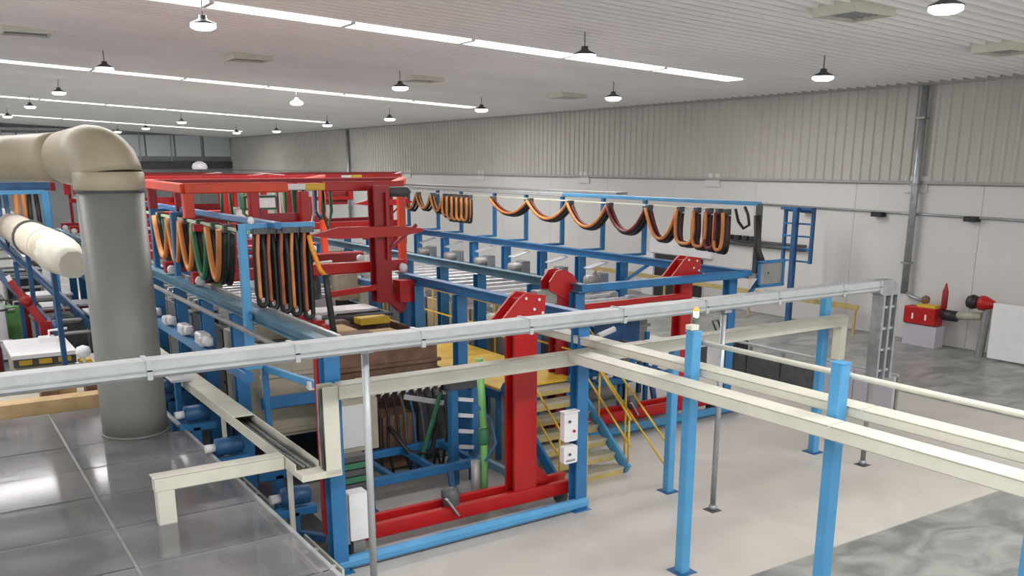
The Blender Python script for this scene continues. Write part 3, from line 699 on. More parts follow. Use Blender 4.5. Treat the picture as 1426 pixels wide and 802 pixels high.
# ---------------------------------------------------------------- big duct
root = thing('air_duct', (2.43, 14.45, 1.0), 'large vertical grey air duct with a beige elbow at the top', 'duct')
cx, cyy = 2.46, 14.45
part('vertical_duct', 'duct', root, 'lathe', (cx, cyy, 0), [(.47, 1.02), (.47, 1.4), (.455, 4.62)], n=36)
part('base_flange', 'duct', root, 'lathe', (cx, cyy, 0), [(.48, 1.0), (.49, 1.02), (.475, 1.03), (.46, 1.03)], n=36)
part('seam_ring', 'dgrey', root, 'lathe', (cx, cyy, 4.6), [(.45, 0), (.465, .0), (.465, .03), (.45, .03)], n=36)
part('socket', 'elbow', root, 'lathe', (cx, cyy, 4.63), [(.47, 0), (.485, .02), (.48, .24), (.46, .26)], n=36)
d = Vector((-.42, .91, 0)).normalized(); pts = [Vector((cx, cyy, 4.85))]
Rb = .38
for j in range(1, 9):
    t = R(90) * j / 8
    pts.append(Vector((cx, cyy, 4.85)) + d * (Rb * (1 - math.cos(t))) + Vector((0, 0, Rb * math.sin(t) * .62)))
rs = [.46] * len(pts)
e0 = pts[-1].copy()
pts.append(e0 + d * .6); rs.append(.38)
part('elbow', 'elbow', root, 'tube', pts, n=32, rs=rs)
e1 = e0 + d * .55
d2 = Vector((-1, .55, 0)).normalized()
p2 = [e1, e1 + d * .3 + d2 * .1, e1 + d * .55 + d2 * .45, e1 + d * .6 + d2 * .9]
part('second_elbow', 'elbow', root, 'tube', p2, n=32, rs=[.37, .36, .33, .31])
e2 = p2[-1]
part('collar', 'brown', root, 'tube', [e2 - d2 * .1, e2 + d2 * .06], n=32, r=.34)
part('horizontal_duct', 'insul', root, 'tube', [e2, e2 + d2 * 4], n=28, r=.29)
root = thing('insulated_pipe', (2.25, 17.7, 3.3), 'cream insulated pipe with a blunt end, left of the big duct', 'pipe')
part('pipe', 'insul', root, 'tube', [(2.15, 18.6, 3.42), (2.15, 30, 3.42)], n=20, r=.36)
part('end_cap', 'cream', root, 'tube', [(2.25, 17.4, 3.3), (2.2, 18.1, 3.38), (2.15, 18.7, 3.42)], n=10, rs=[.24, .34, .385])
part('band', 'dgrey', root, 'tube', [(2.15, 22.4, 3.42), (2.15, 22.6, 3.42)], n=20, r=.4)
part('band', 'cream', root, 'tube', [(2.15, 19.9, 3.42), (2.15, 20.1, 3.42)], n=20, r=.375)
for yy in (19.5, 24): part('hanger', 'dblue', root, 'beam', (2.15, yy, 0), (2.15, yy, 3.06), .1, .1)

# ---------------------------------------------------------------- translucent sheet roof at lower left
root = thing('sheet_roof', (0, 10, 0), 'low roof of glossy grey translucent sheets at lower left', 'canopy')
xs = [-3.6, -1.9, -.25, 1.45, 3.12]; ysr = [5.6, 7.0, 8.15, 9.3, 10.5, 11.7, 12.9, 14.1, 16.3]
for i in range(4):
    for j in range(8):
        if i == 3 and j == 7:
            b = MB(); b.box(xs[i] + .02, 2.9, ysr[j] + .02, ysr[j + 1] - .02, .985, 1.0, .003); b.build('sheet', 'sheet', root); continue
        dz = .006 * ((i + j) % 2)
        b = MB(); b.box(xs[i] + .02, xs[i + 1] - .02, ysr[j] + .02, ysr[j + 1] - .02, .985 + dz, 1.0 + dz, .003); b.build('sheet', 'sheet', root)
for x in xs: part('sheet_rail', 'grey' if x < 3 else 'tray', root, 'beam', (x, 5.6, .975), (x, 16.3, .975), .035 if x < 3 else .06, .05)
for y in ysr: part('cross_rail', 'grey', root, 'beam', (-3.6, y, .96), (3.12, y, .96), .04, .05)
for x in (-3.5, 3.05):
    for y in (7, 10.5, 14): part('leg', 'grey', root, 'beam', (x, y, 0), (x, y, .95), .06, .06)
rnd = random.Random(3)
for k in range(9):
    x, y = -.6 + (k % 3) * 1.25 + rnd.uniform(-.1, .1), 7.2 + (k // 3) * 2.6 + rnd.uniform(-.3, .3)
    r_ = thing('storage_crate', (x, y, 0), ORD[k // 3] + ' row, ' + ['left', 'middle', 'right'][k % 3] + ' crate dimly seen beneath the translucent sheets', 'crate', 'crates under the translucent sheets')
    part('body', ['lilac', 'dgrey', 'white'][k % 3], r_, 'box', x - .4, x + .4, y - .5, y + .5, 0, .45 + .1 * (k % 2), .02)
    part('lid', ['grey', 'galv', 'lilac'][k % 3], r_, 'box', x - .43, x + .43, y - .53, y + .53, .45 + .1 * (k % 2), .5 + .1 * (k % 2), .01)
o = MB().box(-4, 2.55, 16.4, 16.75, .9, 1.2, .02).build('timber_beam', 'tan', None, loc=(0, 16.5, .9)); tag(o, 'tan timber kerb behind the translucent sheets', 'beam')
o = MB().box(-4, 2.9, 16.8, 17.9, 0, 1.02, .02).build('low_bench', 'beige', None, loc=(0, 17.3, 0)); tag(o, 'beige low bench behind the tan timber kerb', 'bench')
for k, (x, y, z) in enumerate([(1.6, 17.2, 1.03), (1.9, 17.5, 1.03), (2.3, 17.1, 1.03)]):
    o = MB().box(x - .15, x + .15, y - .15, y + .15, z, z + .18 + .05 * k, .02).build('parts_box', ['brown', 'tan', 'brown'][k], None, loc=(x, y, z)); tag(o, ['leftmost brown', 'middle tan', 'rightmost brown'][k] + ' parts box on the low bench left of the duct', 'box')

# ---------------------------------------------------------------- left background: cabinets, robot, conveyors
root = thing('conveyor_cabinet', (1.9, 20.8, 0), 'grey cabinet with white top and yellow striped edge, left of the big duct', 'cabinet')
part('body', 'beige', root, 'box', 1.35, 2.45, 20.5, 22.3, 0, 1.05)
part('top', 'white', root, 'box', 1.3, 2.5, 20.4, 22.4, 1.18, 1.26)
part('edge_band', 'dgrey', root, 'box', 1.32, 2.48, 20.45, 20.5, 1.0, 1.18)
for k in range(3): part('yellow_marker', 'yellow', root, 'box', 1.42 + k * .36, 1.66 + k * .36, 20.42, 20.45, 1.05, 1.15)
root = thing('robot_arm', (2.0, 24.5, 1.2), 'small dark red robot arm leaning left above the white cabinet', 'robot')
part('pedestal', 'dred', root, 'box', 2.15, 2.4, 23.35, 23.65, 0, 1.45)
part('lower_arm', 'dred', root, 'beam', (2.25, 23.5, 1.4), (1.95, 23.6, 1.95), .16, .18)
part('elbow_joint', 'dred', root, 'lathe', (1.95, 23.6, 1.95), [(.05, -.14), (.13, -.13), (.13, .13), (.05, .14)], n=14, axis='y')
part('upper_arm', 'dred', root, 'beam', (1.95, 23.6, 1.95), (1.7, 23.7, 2.4), .13, .14)
part('wrist', 'white', root, 'beam', (1.7, 23.7, 2.4), (1.66, 23.7, 2.52), .1, .1)
rnd = random.Random(11)
COLN = {'white': 'white', 'beige': 'beige', 'grey': 'grey', 'dgrey': 'dark grey', 'silver': 'silver', 'brown': 'brown', 'cream': 'cream', 'dred': 'dark red', 'teal': 'teal', 'yellow': 'yellow'}
CL = [(-.2, 20.5, 1.1, 'cream'), (3.0, 20.6, .9, 'yellow'), (2.75, 24.5, 1.3, 'grey'), (.3, 24, 1.3, 'beige'), (1.2, 26.5, 1.6, 'white'), (2.9, 27.5, 1.5, 'beige'), (-.4, 28, 1.7, 'grey'),
      (1.2, 30.5, 1.7, 'dgrey'), (2.6, 31.5, 1.8, 'silver'), (3.1, 25.9, 1.4, 'dred'), (.2, 33.5, 1.9, 'beige'), (3.1, 35, 1.9, 'white'), (1.5, 36.5, 2.0, 'grey'), (2.6, 18.9, .8, 'teal')]
for k, (x, y, h, m) in enumerate(CL):
    root = thing('equipment_cabinet', (x, y, 0), '%s machine cabinet number %s back among the equipment left of the big duct' % (COLN[m], ORD[k].replace('nearest', 'one')), 'cabinet', 'machine cabinets far left')
    root['label'] = '%s %s machine cabinet %s the big duct' % (['low', 'squat', 'boxy', 'plain', 'tall', 'broad', 'dim'][k % 7], COLN[m], ['far left of', 'just left of', 'at mid distance left of', 'behind the robot, left of', 'well behind', 'far behind, left of', 'deep in the hall behind'][min(k // 2, 6)])
    w = .7 + rnd.random() * .5
    part('housing', m, root, 'box', x - w / 2, x + w / 2, y, y + .9, 0.08, h, .02)
    part('plinth', 'dgrey', root, 'box', x - w / 2 + .04, x + w / 2 - .04, y + .04, y + .86, 0, .08)
    part('door', ['grey', 'white', 'dgrey'][k % 3], root, 'box', x - w / 2 + .05, x + w / 2 - .05, y - .02, y, .2, h - .1)
    part('top_tray', ['dgrey', 'silver'][k % 2], root, 'box', x - w / 2 - .05, x + w / 2 + .05, y - .05, y + .95, h, h + .05)
# dark blue stair-like truss left of the duct
root = thing('access_stairs', (1.5, 23, 0), 'dark blue sloping access stairs behind the insulated pipe', 'stairs')
for x in (.9, 1.7): part('stringer', 'dblue', root, 'beam', (x, 32.5, 3.3), (x + 1.6, 23.0, 1.2), .1, .25)
for k in range(12):
    t = k / 11; part('tread', 'grey', root, 'beam', (.95 + 1.6 * t, 32 - 9 * t, 3.2 - 2.0 * t), (1.65 + 1.6 * t, 32 - 9 * t, 3.2 - 2.0 * t), .25, .04)
for t in (0, .35, .7, 1): part('post', 'dblue', root, 'beam', (.9 + 1.6 * t, 32.5 - 9.5 * t, 0), (.9 + 1.6 * t, 32.5 - 9.5 * t, 4.1 - 2.1 * t), .1, .1)
part('handrail', 'dblue', root, 'beam', (.9, 32.5, 4.2), (2.5, 23, 2.1), .07, .07)
o = MB().lathe((2.55, 19.9, 0), [(.13, 0), (.13, .03), (.03, .06), (.03, 1.2), (.12, 1.22), (.15, 1.3), (.12, 1.4), (.02, 1.44)], 16).build('white_globe_stand', 'white', None, loc=(2.55, 19.9, 0)); tag(o, 'white globe on a stand beside the big duct', 'globe')
root = thing('dome_lamp', (7.8, 40, 4.6), 'white dome on a stand above the far red cranes', 'dome')
b = MB(); b.lathe((11.05, 42.5, 4.75), [(.3, 0), (.34, .1), (.28, .25), (.12, .34), (.01, .36)], 16); b.build('dome', 'white', root)
part('stand', 'dgrey', root, 'beam', (11.05, 42.5, 0), (11.05, 42.5, 4.76), .12, .12)

# ---------------------------------------------------------------- blue side gear left of the nearest frame
def pump(x, y, label, h=.9):
    root = thing('pump_unit', (x, y, 0), label, 'pump', 'blue pumps beside the nearest line')
    part('stand', 'blue', root, 'beam', (x, y, 0), (x, y, h), .14, .14)
    part('bracket', 'blue', root, 'beam', (x - .25, y, h), (x + .3, y, h), .14, .12)
    part('motor', 'dblue', root, 'lathe', (x + .05, y, h + .22), [(.03, -.22), (.13, -.2), (.13, .16), (.06, .2)], n=14, axis='x')
    part('inlet', 'white', root, 'lathe', (x - .22, y, h + .22), [(.06, -.08), (.06, .06)], n=12, axis='x')
    part('arm', 'dblue', root, 'beam', (x, y, h * .45), (x + .35, y - .2, h * .3), .1, .1)
for k, (x, y, h) in enumerate([(3.7, 11.0, .55), (3.35, 12.7, .85), (3.3, 14.2, 1.0), (3.85, 12.0, .75), (3.35, 15.9, 1.1), (3.3, 18, 1.2)]):
    pump(x, y, ['blue pump unit nearest the front corner of the frame', 'blue pump unit under the near end of the low trunking lid', 'blue pump unit behind the low trunking, right of the duct foot', 'blue pump unit against the frame, second from the front', 'blue pump unit right of the duct', 'farthest blue pump unit right of the duct'][k], h)
root = thing('side_walkway', (3.2, 17, 0), 'silver sloping guard along the left side of the nearest line', 'guard')
for k in range(7): part('panel', 'silver', root, 'beam', (3.3, 14.9 + k * 1.3, 1.6), (3.3, 16.1 + k * 1.3, 1.6), .3, .04)
for k in range(4): part('post', 'blue', root, 'beam', (3.3, 15.2 + 2.5 * k, 0), (3.3, 15.2 + 2.5 * k, 1.58), .1, .1)
root = thing('floor_cable_tray', (3.45, 10.5, 0), 'cream and black cable tray on the floor left of the nearest frame', 'cable tray')
part('side', 'cream', root, 'beam', (3.55, 8.9, .2), (3.55, 14, .2), .03, .1)
part('side', 'cream', root, 'beam', (3.8, 9.6, .2), (3.8, 14, .2), .03, .1)
part('cable_mat', 'black', root, 'box', 3.57, 3.78, 9.7, 14, .14, .2)
for k in range(7): part('rung', 'cream', root, 'beam', (3.56, 9.8 + .6 * k, .22), (3.79, 9.8 + .6 * k, .22), .06, .03)
for yy in (9.9, 11.5, 13.5): part('foot', 'grey', root, 'box', 3.55, 3.8, yy, yy + .06, 0, .15)

# ---------------------------------------------------------------- things inside the front bay of the nearest line
def low_table(x0, x1, y0, y1, z, label):
    root = thing('conveyor_table', ((x0 + x1) / 2, y0, 0), label, 'conveyor', 'blue low conveyor tables')
    for yy in (y0, y1): part('beam', 'blue', root, 'beam', (x0, yy, z), (x1, yy, z), .12, .13)
    n = 4
    for k in range(n):
        x = x0 + .06 + (x1 - x0 - .12) * k / (n - 1); part('cross_beam', 'blue', root, 'beam', (x, y0, z - .01), (x, y1, z - .01), .09, .1)
    for x in (x0 + .35, x1 - .55):
        part('leg', 'dblue', root, 'beam', (x, y0 - .02, z - .05), (x - .1, y0 - .3, .12), .1, .1)
        part('foot', 'dblue', root, 'box', x - .2, x, y0 - .4, y0 - .22, 0, .14)
        part('leg', 'dblue', root, 'beam', (x, y1, 0), (x, y1, z), .1, .1)
    return root
t1 = low_table(4.75, 7.0, 11.7, 12.9, .46, 'blue low conveyor table inside the front bay of the nearest line')
low_table(10.2, 13.1, 14.0, 14.8, .7, 'blue low conveyor table at the front of the second line')
root = thing('inner_stand', (6.9, 12.2, 0), 'pair of blue uprights with white fittings inside the front bay', 'stand')
for x in (6.75, 7.12): part('upright', 'blue', root, 'beam', (x, 12.1, 0), (x, 12.1, 1.6), .13, .15)
for k in range(4): part('fitting', 'white', root, 'beam', (6.8, 12.0, .65 + k * .26), (7.05, 12.0, .6 + k * .26), .05, .06)
part('low_rail', 'teal', root, 'beam', (7.1, 12.1, .42), (7.15, 10.9, .42), .1, .12)
part('head', 'dgrey', root, 'box', 6.65, 7.2, 12.0, 12.2, 1.58, 1.7)
root = thing('control_cabinet', (5.35, 12.9, 0), 'beige control cabinet with white door behind the pale steel pole', 'cabinet')
part('housing', 'beige', root, 'box', 5.05, 5.75, 12.75, 13.2, .62, 1.45)
part('door', 'white', root, 'box', 5.07, 5.5, 12.73, 12.75, .7, 1.38)
part('stand', 'dgrey', root, 'box', 5.2, 5.6, 12.85, 13.1, 0, .62)
root = thing('junction_box', (4.26, 10.22, 0), 'white junction box low at the left end of the red crane', 'control box')
part('housing', 'white', root, 'box', 4.13, 4.4, 10.12, 10.32, .34, .97, .015)
part('side_duct', 'grey', root, 'box', 4.06, 4.13, 10.14, 10.3, .3, .95)
part('stand', 'grey', root, 'box', 4.18, 4.34, 10.16, 10.28, 0, .34)
root = thing('electrical_rack', (4.6, 11.1, 0), 'dark green and black electrical rack above the white junction box', 'rack')
part('rack_frame', 'grey', root, 'box', 4.35, 4.4, 11.1, 11.15, 0, 1.15); part('rack_frame', 'grey', root, 'box', 4.8, 4.85, 11.1, 11.15, 0, 1.15)
for k in range(5): part('module', 'dgreen' if k % 2 else 'dgrey', root, 'box', 4.4, 4.8, 11.05, 11.25, .66 + k * .1, .74 + k * .1)
root = thing('gas_pipe', (6.7, 11.0, 0), 'bright green vertical pipe left of the red mast', 'pipe')
part('pipe', 'green', root, 'tube', [(6.62, 10.95, .01), (6.62, 10.95, 1.2), (6.55, 10.95, 2.3)], r=.055, n=12)
part('valve', 'dgreen', root, 'lathe', (6.61, 10.95, 1.0), [(.06, 0), (.09, .03), (.09, .22), (.06, .26)], n=12)
part('lower_sleeve', 'grey', root, 'lathe', (6.5, 11.0, 0), [(.07, 0), (.07, .75)], n=12)
part('cable', 'blue', root, 'tube', [(6.5, 10.95, 1.6), (6.7, 10.9, 1.4), (6.8, 10.9, 1.0), (6.6, 10.9, .75)], r=.02, n=6)
root = thing('gas_pipe', (4.7, 11.7, 0), 'pale green vertical pipe behind the left blue column', 'pipe')
part('pipe', 'pgreen', root, 'tube', [(4.75, 12.3, .03), (4.75, 12.3, 2.5)], r=.045, n=10)
part('collar', 'dgreen', root, 'lathe', (4.75, 12.3, 1.0), [(.06, 0), (.06, .08)], n=10)
root = thing('swing_bracket', (4.2, 12.6, 2.0), 'light blue diagonal bracket behind the left end of the cream trunking', 'bracket')
part('arm', 'lblue', root, 'beam', (4.05, 12.9, 2.1), (4.75, 11.4, 1.9), .09, .1)
part('fitting', 'white', root, 'box', 4.38, 4.5, 12.0, 12.12, 1.9, 2.02)
part('hanger', 'blue', root, 'beam', (4.05, 12.9, 1.2), (4.05, 12.9, 2.1), .08, .08)
root = thing('dark_machinery', (5.9, 13.0, 0), 'dark pump block with hoses under the inner blue beam', 'machine')
part('block', 'brown', root, 'box', 6.0, 6.6, 13.1, 13.6, .1, 1.0, .03); part('block', 'dgrey', root, 'box', 6.7, 7.3, 13.2, 13.6, .2, 1.2, .03)
part('arm', 'dgreen', root, 'beam', (6.4, 12.6, .3), (6.8, 12.6, 1.4), .06, .06)
part('arm', 'silver', root, 'beam', (6.2, 12.7, 1.4), (6.9, 12.7, 1.2), .05, .08)
part('hose', 'black', root, 'tube', [(6.0, 12.9, .9), (6.2, 12.6, .5), (6.6, 12.6, .4), (6.9, 12.9, .8)], r=.04, n=8)
# control boxes on the right column
root = thing('button_box', (7.55, 10.0, .85), 'upper white push-button box on the right blue column', 'control box', 'white button boxes')
part('housing', 'white', root, 'box', 7.36, 7.6, 9.97, 10.07, 1.15, 1.58, .02)
part('hood', 'white', root, 'box', 7.34, 7.62, 9.95, 10.07, 1.58, 1.6)
for (dx, z, m) in ((.07, 1.45, 'dgrey'), (.15, 1.3, 'red')): part('button', m, root, 'lathe', (7.38 + dx, 9.97, z), [(.02, -.02), (.02, 0)], n=10, axis='y')
root = thing('button_box', (7.55, 10.0, .8), 'lower white push-button box on the right blue column', 'control box', 'white button boxes')
part('housing', 'white', root, 'box', 7.36, 7.6, 9.97, 10.07, .82, 1.08, .02)
part('button', 'dgrey', root, 'lathe', (7.46, 9.97, .96), [(.02, -.02), (.02, 0)], n=10, axis='y')
part('label_plate', 'galv', root, 'box', 7.4, 7.56, 9.965, 9.97, .85, .88, .001)
root = thing('number_plate', (7.0, 11.6, 2.2), 'small black plate with a white mark on a blue column', 'sign')
part('plate', 'black', root, 'box', 7.64, 7.84, 11.66, 11.69, 2.1, 2.35, .004)
part('mark', 'white', root, 'box', 7.71, 7.77, 11.65, 11.66, 2.15, 2.29, .002)

# ---------------------------------------------------------------- yellow stairs and walkway between the lines
root = thing('access_stairs', (8.7, 11, 0), 'blue stairs with yellow treads leading up between the two lines', 'stairs')
n = 7
for x in (8.0, 9.4): part('stringer', 'lblue' if x > 9 else 'blue', root, 'beam', (x, 10.95, .08), (x, 12.6, 1.36), .06, .2)
for k in range(n):
    t = (k + .6) / n
    part('tread', 'beige', root, 'box', 8.04, 9.36, 10.98 + 1.65 * t - .13, 10.98 + 1.65 * t + .13, 1.3 * t - .02, 1.3 * t + .02)
    part('tread_nosing', 'dyellow', root, 'box', 8.06, 9.34, 10.98 + 1.65 * t - .13, 10.98 + 1.65 * t - .11, 1.3 * t - .1, 1.3 * t - .02)
for x in (8.0, 9.4):
    part('handrail', 'yellow', root, 'tube', [(x, 10.9, .95), (x, 12.5, 2.2), (x, 13.0, 2.25)], r=.02, n=8)
    part('mid_rail', 'yellow', root, 'tube', [(x, 10.9, .5), (x, 12.5, 1.75)], r=.018, n=8)
    for t in (0, .5, .97): part('baluster', 'yellow', root, 'tube', [(x, 10.95 + 1.6 * t, .12 + 1.25 * t), (x, 10.95 + 1.6 * t, .98 + 1.25 * t)], r=.018, n=8)
root = thing('safety_gate', (8.2, 10.45, 0), 'thin yellow post with ladder rungs standing beside the right blue column', 'barrier')
part('post', 'yellow', root, 'tube', [(8.17, 10.5, 0), (8.17, 10.5, 1.0)], r=.03, n=8)
for k in range(6): part('rung', 'yellow', root, 'beam', (8.17, 10.5, .1 + k * .16), (8.17, 10.8, .1 + k * .16), .03, .03)
part('rear_post', 'yellow', root, 'tube', [(8.17, 10.8, 0), (8.17, 10.8, 1.0)], r=.025, n=8)
root = thing('walkway', (8.6, 13, 0), 'yellow raised walkway between the two blue lines', 'walkway')
for k in range(6):
    part('deck_plate', 'yellow', root, 'box', 7.95, 9.5, 12.62 + k * 1.35, 13.95 + k * 1.35, 1.27, 1.31)
    for x in (8.0, 9.45): part('leg', 'blue', root, 'beam', (x, 12.75 + k * 1.35, 0), (x, 12.75 + k * 1.35, 1.27), .08, .08)
part('edge_beam', 'dblue', root, 'box', 7.92, 7.97, 12.62, 20.7, 1.12, 1.27)
for x in (9.5,):
    part('handrail', 'yellow', root, 'tube', [(x, 12.65, 2.3), (x, 20.6, 2.3)], r=.02, n=8)
    part('mid_rail', 'yellow', root, 'tube', [(x, 12.65, 1.8), (x, 20.6, 1.8)], r=.018, n=8)
    for k in range(7): part('baluster', 'yellow', root, 'tube', [(x, 12.66 + k * 1.3, 1.3), (x, 12.66 + k * 1.3, 2.3)], r=.018, n=8)
root = thing('handrail', (10.3, 11, 0), 'thin yellow sloping handrails behind the blue post right of the stairs', 'handrail')
for x in (9.8,):
    part('rail', 'yellow', root, 'tube', [(x, 10.4, .55), (x, 12.7, 2.25)], r=.018, n=8)
    part('rail', 'yellow', root, 'tube', [(x, 10.4, .15), (x, 12.7, 1.85)], r=.018, n=8)
    for t in (0, .5): part('baluster', 'yellow', root, 'tube', [(x, 10.42 + 2.2 * t, 0), (x, 10.42 + 2.2 * t, .6 + 1.6 * t)], r=.018, n=8)
root = thing('pipe_bundle', (24, 22, 2.4), 'dark horizontal pipe bundle on the white wall left of the caged ladder', 'pipe')
for zz in (2.3, 2.42): part('pipe', 'dgrey', root, 'tube', [(24.0, 19.6, zz), (24.0, 23.0, zz)], r=.05, n=8)
for k in range(4): part('valve', 'black', root, 'box', 23.9, 24.05, 21.7 + k * .35, 21.9 + k * .35, 2.45, 2.6, .02)
# boards and yellow bins on/near the walkway
for k, (x, y, z, w, m) in enumerate([(5.95, 14.0, 2.12, .7, 'brown'), (6.95, 15.35, 2.12, .6, 'yellow'), (6.2, 15.25, 2.12, .4, 'brown')]):
    o = MB().box(x - w / 2, x + w / 2, y, y + .3, z, z + .12, .01).build('tank_cross_board', m, None, loc=(x, y, z)); tag(o, ['dark brown cross board on the first tank', 'yellow cross board on the first tank', 'brown cross board behind the tan covers'][k], 'board')
# dark machinery at the front of line two
root = thing('drum_machine', (10.9, 14.2, 0), 'dark grey drum machine with blue cradle at the front of the second line', 'machine')
part('drum', 'dgrey', root, 'lathe', (10.6, 14.4, 1.55), [(.05, -.45), (.42, -.4), (.45, 0), (.42, .4), (.05, .45)], n=20, axis='x')
part('hood', 'dblue', root, 'box', 11.1, 12.3, 14.1, 14.8, 1.3, 1.9, .05)
for x in (10.3, 11.0, 11.9, 12.6): part('leg', 'blue', root, 'beam', (x, 14.2, 0), (x, 14.2, 1.6), .09, .09)
for k in range(4): part('arm', 'blue', root, 'beam', (10.2 + k * .7, 13.7, .8), (10.7 + k * .7, 13.9, 1.3), .09, .1)
part('hose', 'black', root, 'tube', [(11.4, 13.6, 1.6), (12.2, 13.5, 1.3), (12.8, 13.5, 1.1), (13.2, 13.6, 1.1)], r=.05, n=8)
part('white_sleeve', 'white', root, 'tube', [(10.9, 13.7, 1.75), (11.3, 13.7, 1.85)], r=.06, n=8)

# ---------------------------------------------------------------- right side: ladder tower, low wall, wall equipment
root = thing('caged_ladder', (22, 18.5, 0), 'blue caged ladder against the white wall at the end of the second line', 'ladder')
for y in (19.05, 18.65): part('stile', 'dblue', root, 'beam', (22.3, y, 0.3 if y < 19 else 2.1), (22.3, y, 3.7), .1, .1)
part('column', 'dblue', root, 'beam', (22.0, 18.42, 0), (22.0, 18.42, 3.75), .16, .16)
for y in (18.02, ): part('stile', 'dblue', root, 'beam', (22.3, y, 2.1), (22.3, y, 3.7), .1, .1)
for k in range(5): part('hoop', 'blue', root, 'beam', (22.25, 17.98, 2.15 + k * .37), (22.25, 19.08, 2.15 + k * .37), .05, .05)
part('top_plate', 'dblue', root, 'beam', (22.2, 17.95, 3.7), (22.2, 19.1, 3.7), .2, .08)
part('foot_plate', 'dblue', root, 'box', 21.85, 22.4, 18.3, 18.75, 0, .3)
root = thing('low_barrier', (16.6, 13, 0), 'dark grey low barrier with a lilac end panel on the beige floor', 'barrier')
for k in range(4): part('panel', 'dgrey', root, 'box', 16.55, 16.62, 12.95 + k * 1.05, 13.95 + k * 1.05, .03, .62)
part('panel', 'lilac', root, 'box', 16.5, 16.58, 11.95, 12.92, .03, .75); part('panel', 'lilac', root, 'box', 16.5, 16.58, 10.98, 11.93, .03, .75)
for k in range(7): part('post', 'grey', root, 'box', 16.6, 16.66, 10.95 + k, 11.0 + k, 0, .72)
part('panel', 'white', root, 'box', 16.4, 16.46, 15.5, 16.2, .03, .8)
part('top_rail', 'tray', root, 'box', 16.56, 16.64, 10.95, 17.1, .75, .8)
root = thing('pump_station', (23.6, 15, 0), 'red valve box with yellow top and feed pipes by the white wall', 'pump')
part('valve_box', 'red', root, 'box', 23.35, 23.75, 14.5, 15.45, .62, 1.1, .03)
part('yellow_top', 'yellow', root, 'box', 23.4, 23.7, 14.55, 15.1, 1.1, 1.18)
part('red_cylinder', 'dred', root, 'lathe', (23.6, 14.42, 1.1), [(.06, 0), (.08, .04), (.08, .5), (.05, .58), (.02, .72)], n=12)
part('feed_pipe', 'galv', root, 'tube', [(23.94, 15.9, 1.4), (23.85, 15.6, 1.3), (23.75, 15.1, 1.22)], r=.05, n=10)
part('valve_ball', 'brown', root, 'lathe', (23.7, 15.05, 1.28), [(.02, -.12), (.1, -.08), (.12, 0), (.1, .08), (.02, .12)], n=12)
part('plinth', 'lilac', root, 'box', 23.4, 23.8, 14.45, 15.45, 0, .6)
part('coupling', 'black', root, 'lathe', (23.6, 14.2, .95), [(.05, -.25), (.15, -.2), (.15, .2), (.05, .25)], n=14, axis='y')
part('header_pipe', 'beige', root, 'tube', [(23.6, 14.0, .98), (23.6, 13.3, 1.05)], r=.11, n=12)
for s_ in (14.75, 15.15): part('marker', 'white', root, 'box', 23.34, 23.35, s_, s_ + .05, .76, .92, .002)
root = thing('hydrant_post', (23.5, 13.2, 0), 'grey post with red cone and black ball on top, by the wall', 'post')
part('post', 'grey', root, 'beam', (23.5, 13.2, 0), (23.55, 13.15, 1.35), .2, .2, .06)
part('red_cone', 'red', root, 'lathe', (23.5, 13.2, 1.42), [(.03, -.3), (.1, -.22), (.2, .02), (.2, .14), (.05, .16)], n=14, axis='y')
part('black_ball', 'black', root, 'lathe', (23.5, 13.55, 1.42), [(.03, -.2), (.16, -.12), (.2, 0), (.16, .12), (.03, .2)], n=16, axis='y')
root = thing('leaning_board', (23.3, 12.4, 0), 'large white board standing by the wall at the right edge', 'board')
part('board', 'white', root, 'box', 23.25, 23.32, 11.0, 12.85, .05, 1.5, .01)
part('prop', 'galv', root, 'beam', (23.3, 12.2, 1.2), (23.9, 12.2, 0.0), .05, .05)
o = MB().box(24.0, 24.13, 23.8, 27.1, 1.66, 2.24, .01).build('wall_board', 'white', None, loc=(24.1, 25.4, 1.66)); tag(o, 'plain white board on the wall under the bunched festoon', 'board')
root = thing('door_1', (24.1, 22.6, 0), 'dark open doorway with white jamb in the side wall', 'door'); root['kind'] = 'structure'; del root['category']
part('opening', 'black', root, 'box', 24.08, 24.14, 24.3, 26.85, 0, 1.6); part('jamb', 'white', root, 'box', 24.02, 24.14, 26.88, 27.5, 0, 1.64)
root = thing('guard_rail', (23.4, 20, 0), 'dull yellow guard rail along the foot of the white wall', 'guard rail')
part('rail', 'dyellow', root, 'beam', (23.4, 17.0, .82), (23.4, 30, .82), .06, .16)
for k in range(4): part('post', 'dyellow', root, 'beam', (23.4, 17.1 + 4.2 * k, 0), (23.4, 17.1 + 4.2 * k, .82), .07, .07)
root = thing('machine_trolley', (20.2, 16.8, 0), 'small black trolley on the floor behind the steel pole', 'trolley')
part('body', 'black', root, 'box', 17.6, 18.1, 16.4, 17.3, .12, .5, .05); part('handle', 'dgrey', root, 'tube', [(17.8, 17.2, .5), (17.7, 17.35, .9), (17.9, 17.35, .9), (18.0, 17.2, .5)], r=.03, n=6)
for (x, y) in ((17.65, 16.5), (18.05, 16.5), (17.65, 17.2), (18.05, 17.2)): part('wheel', 'dgrey', root, 'lathe', (x, y, .08), [(.02, -.03), (.08, -.03), (.08, .03), (.02, .03)], n=10, axis='y')

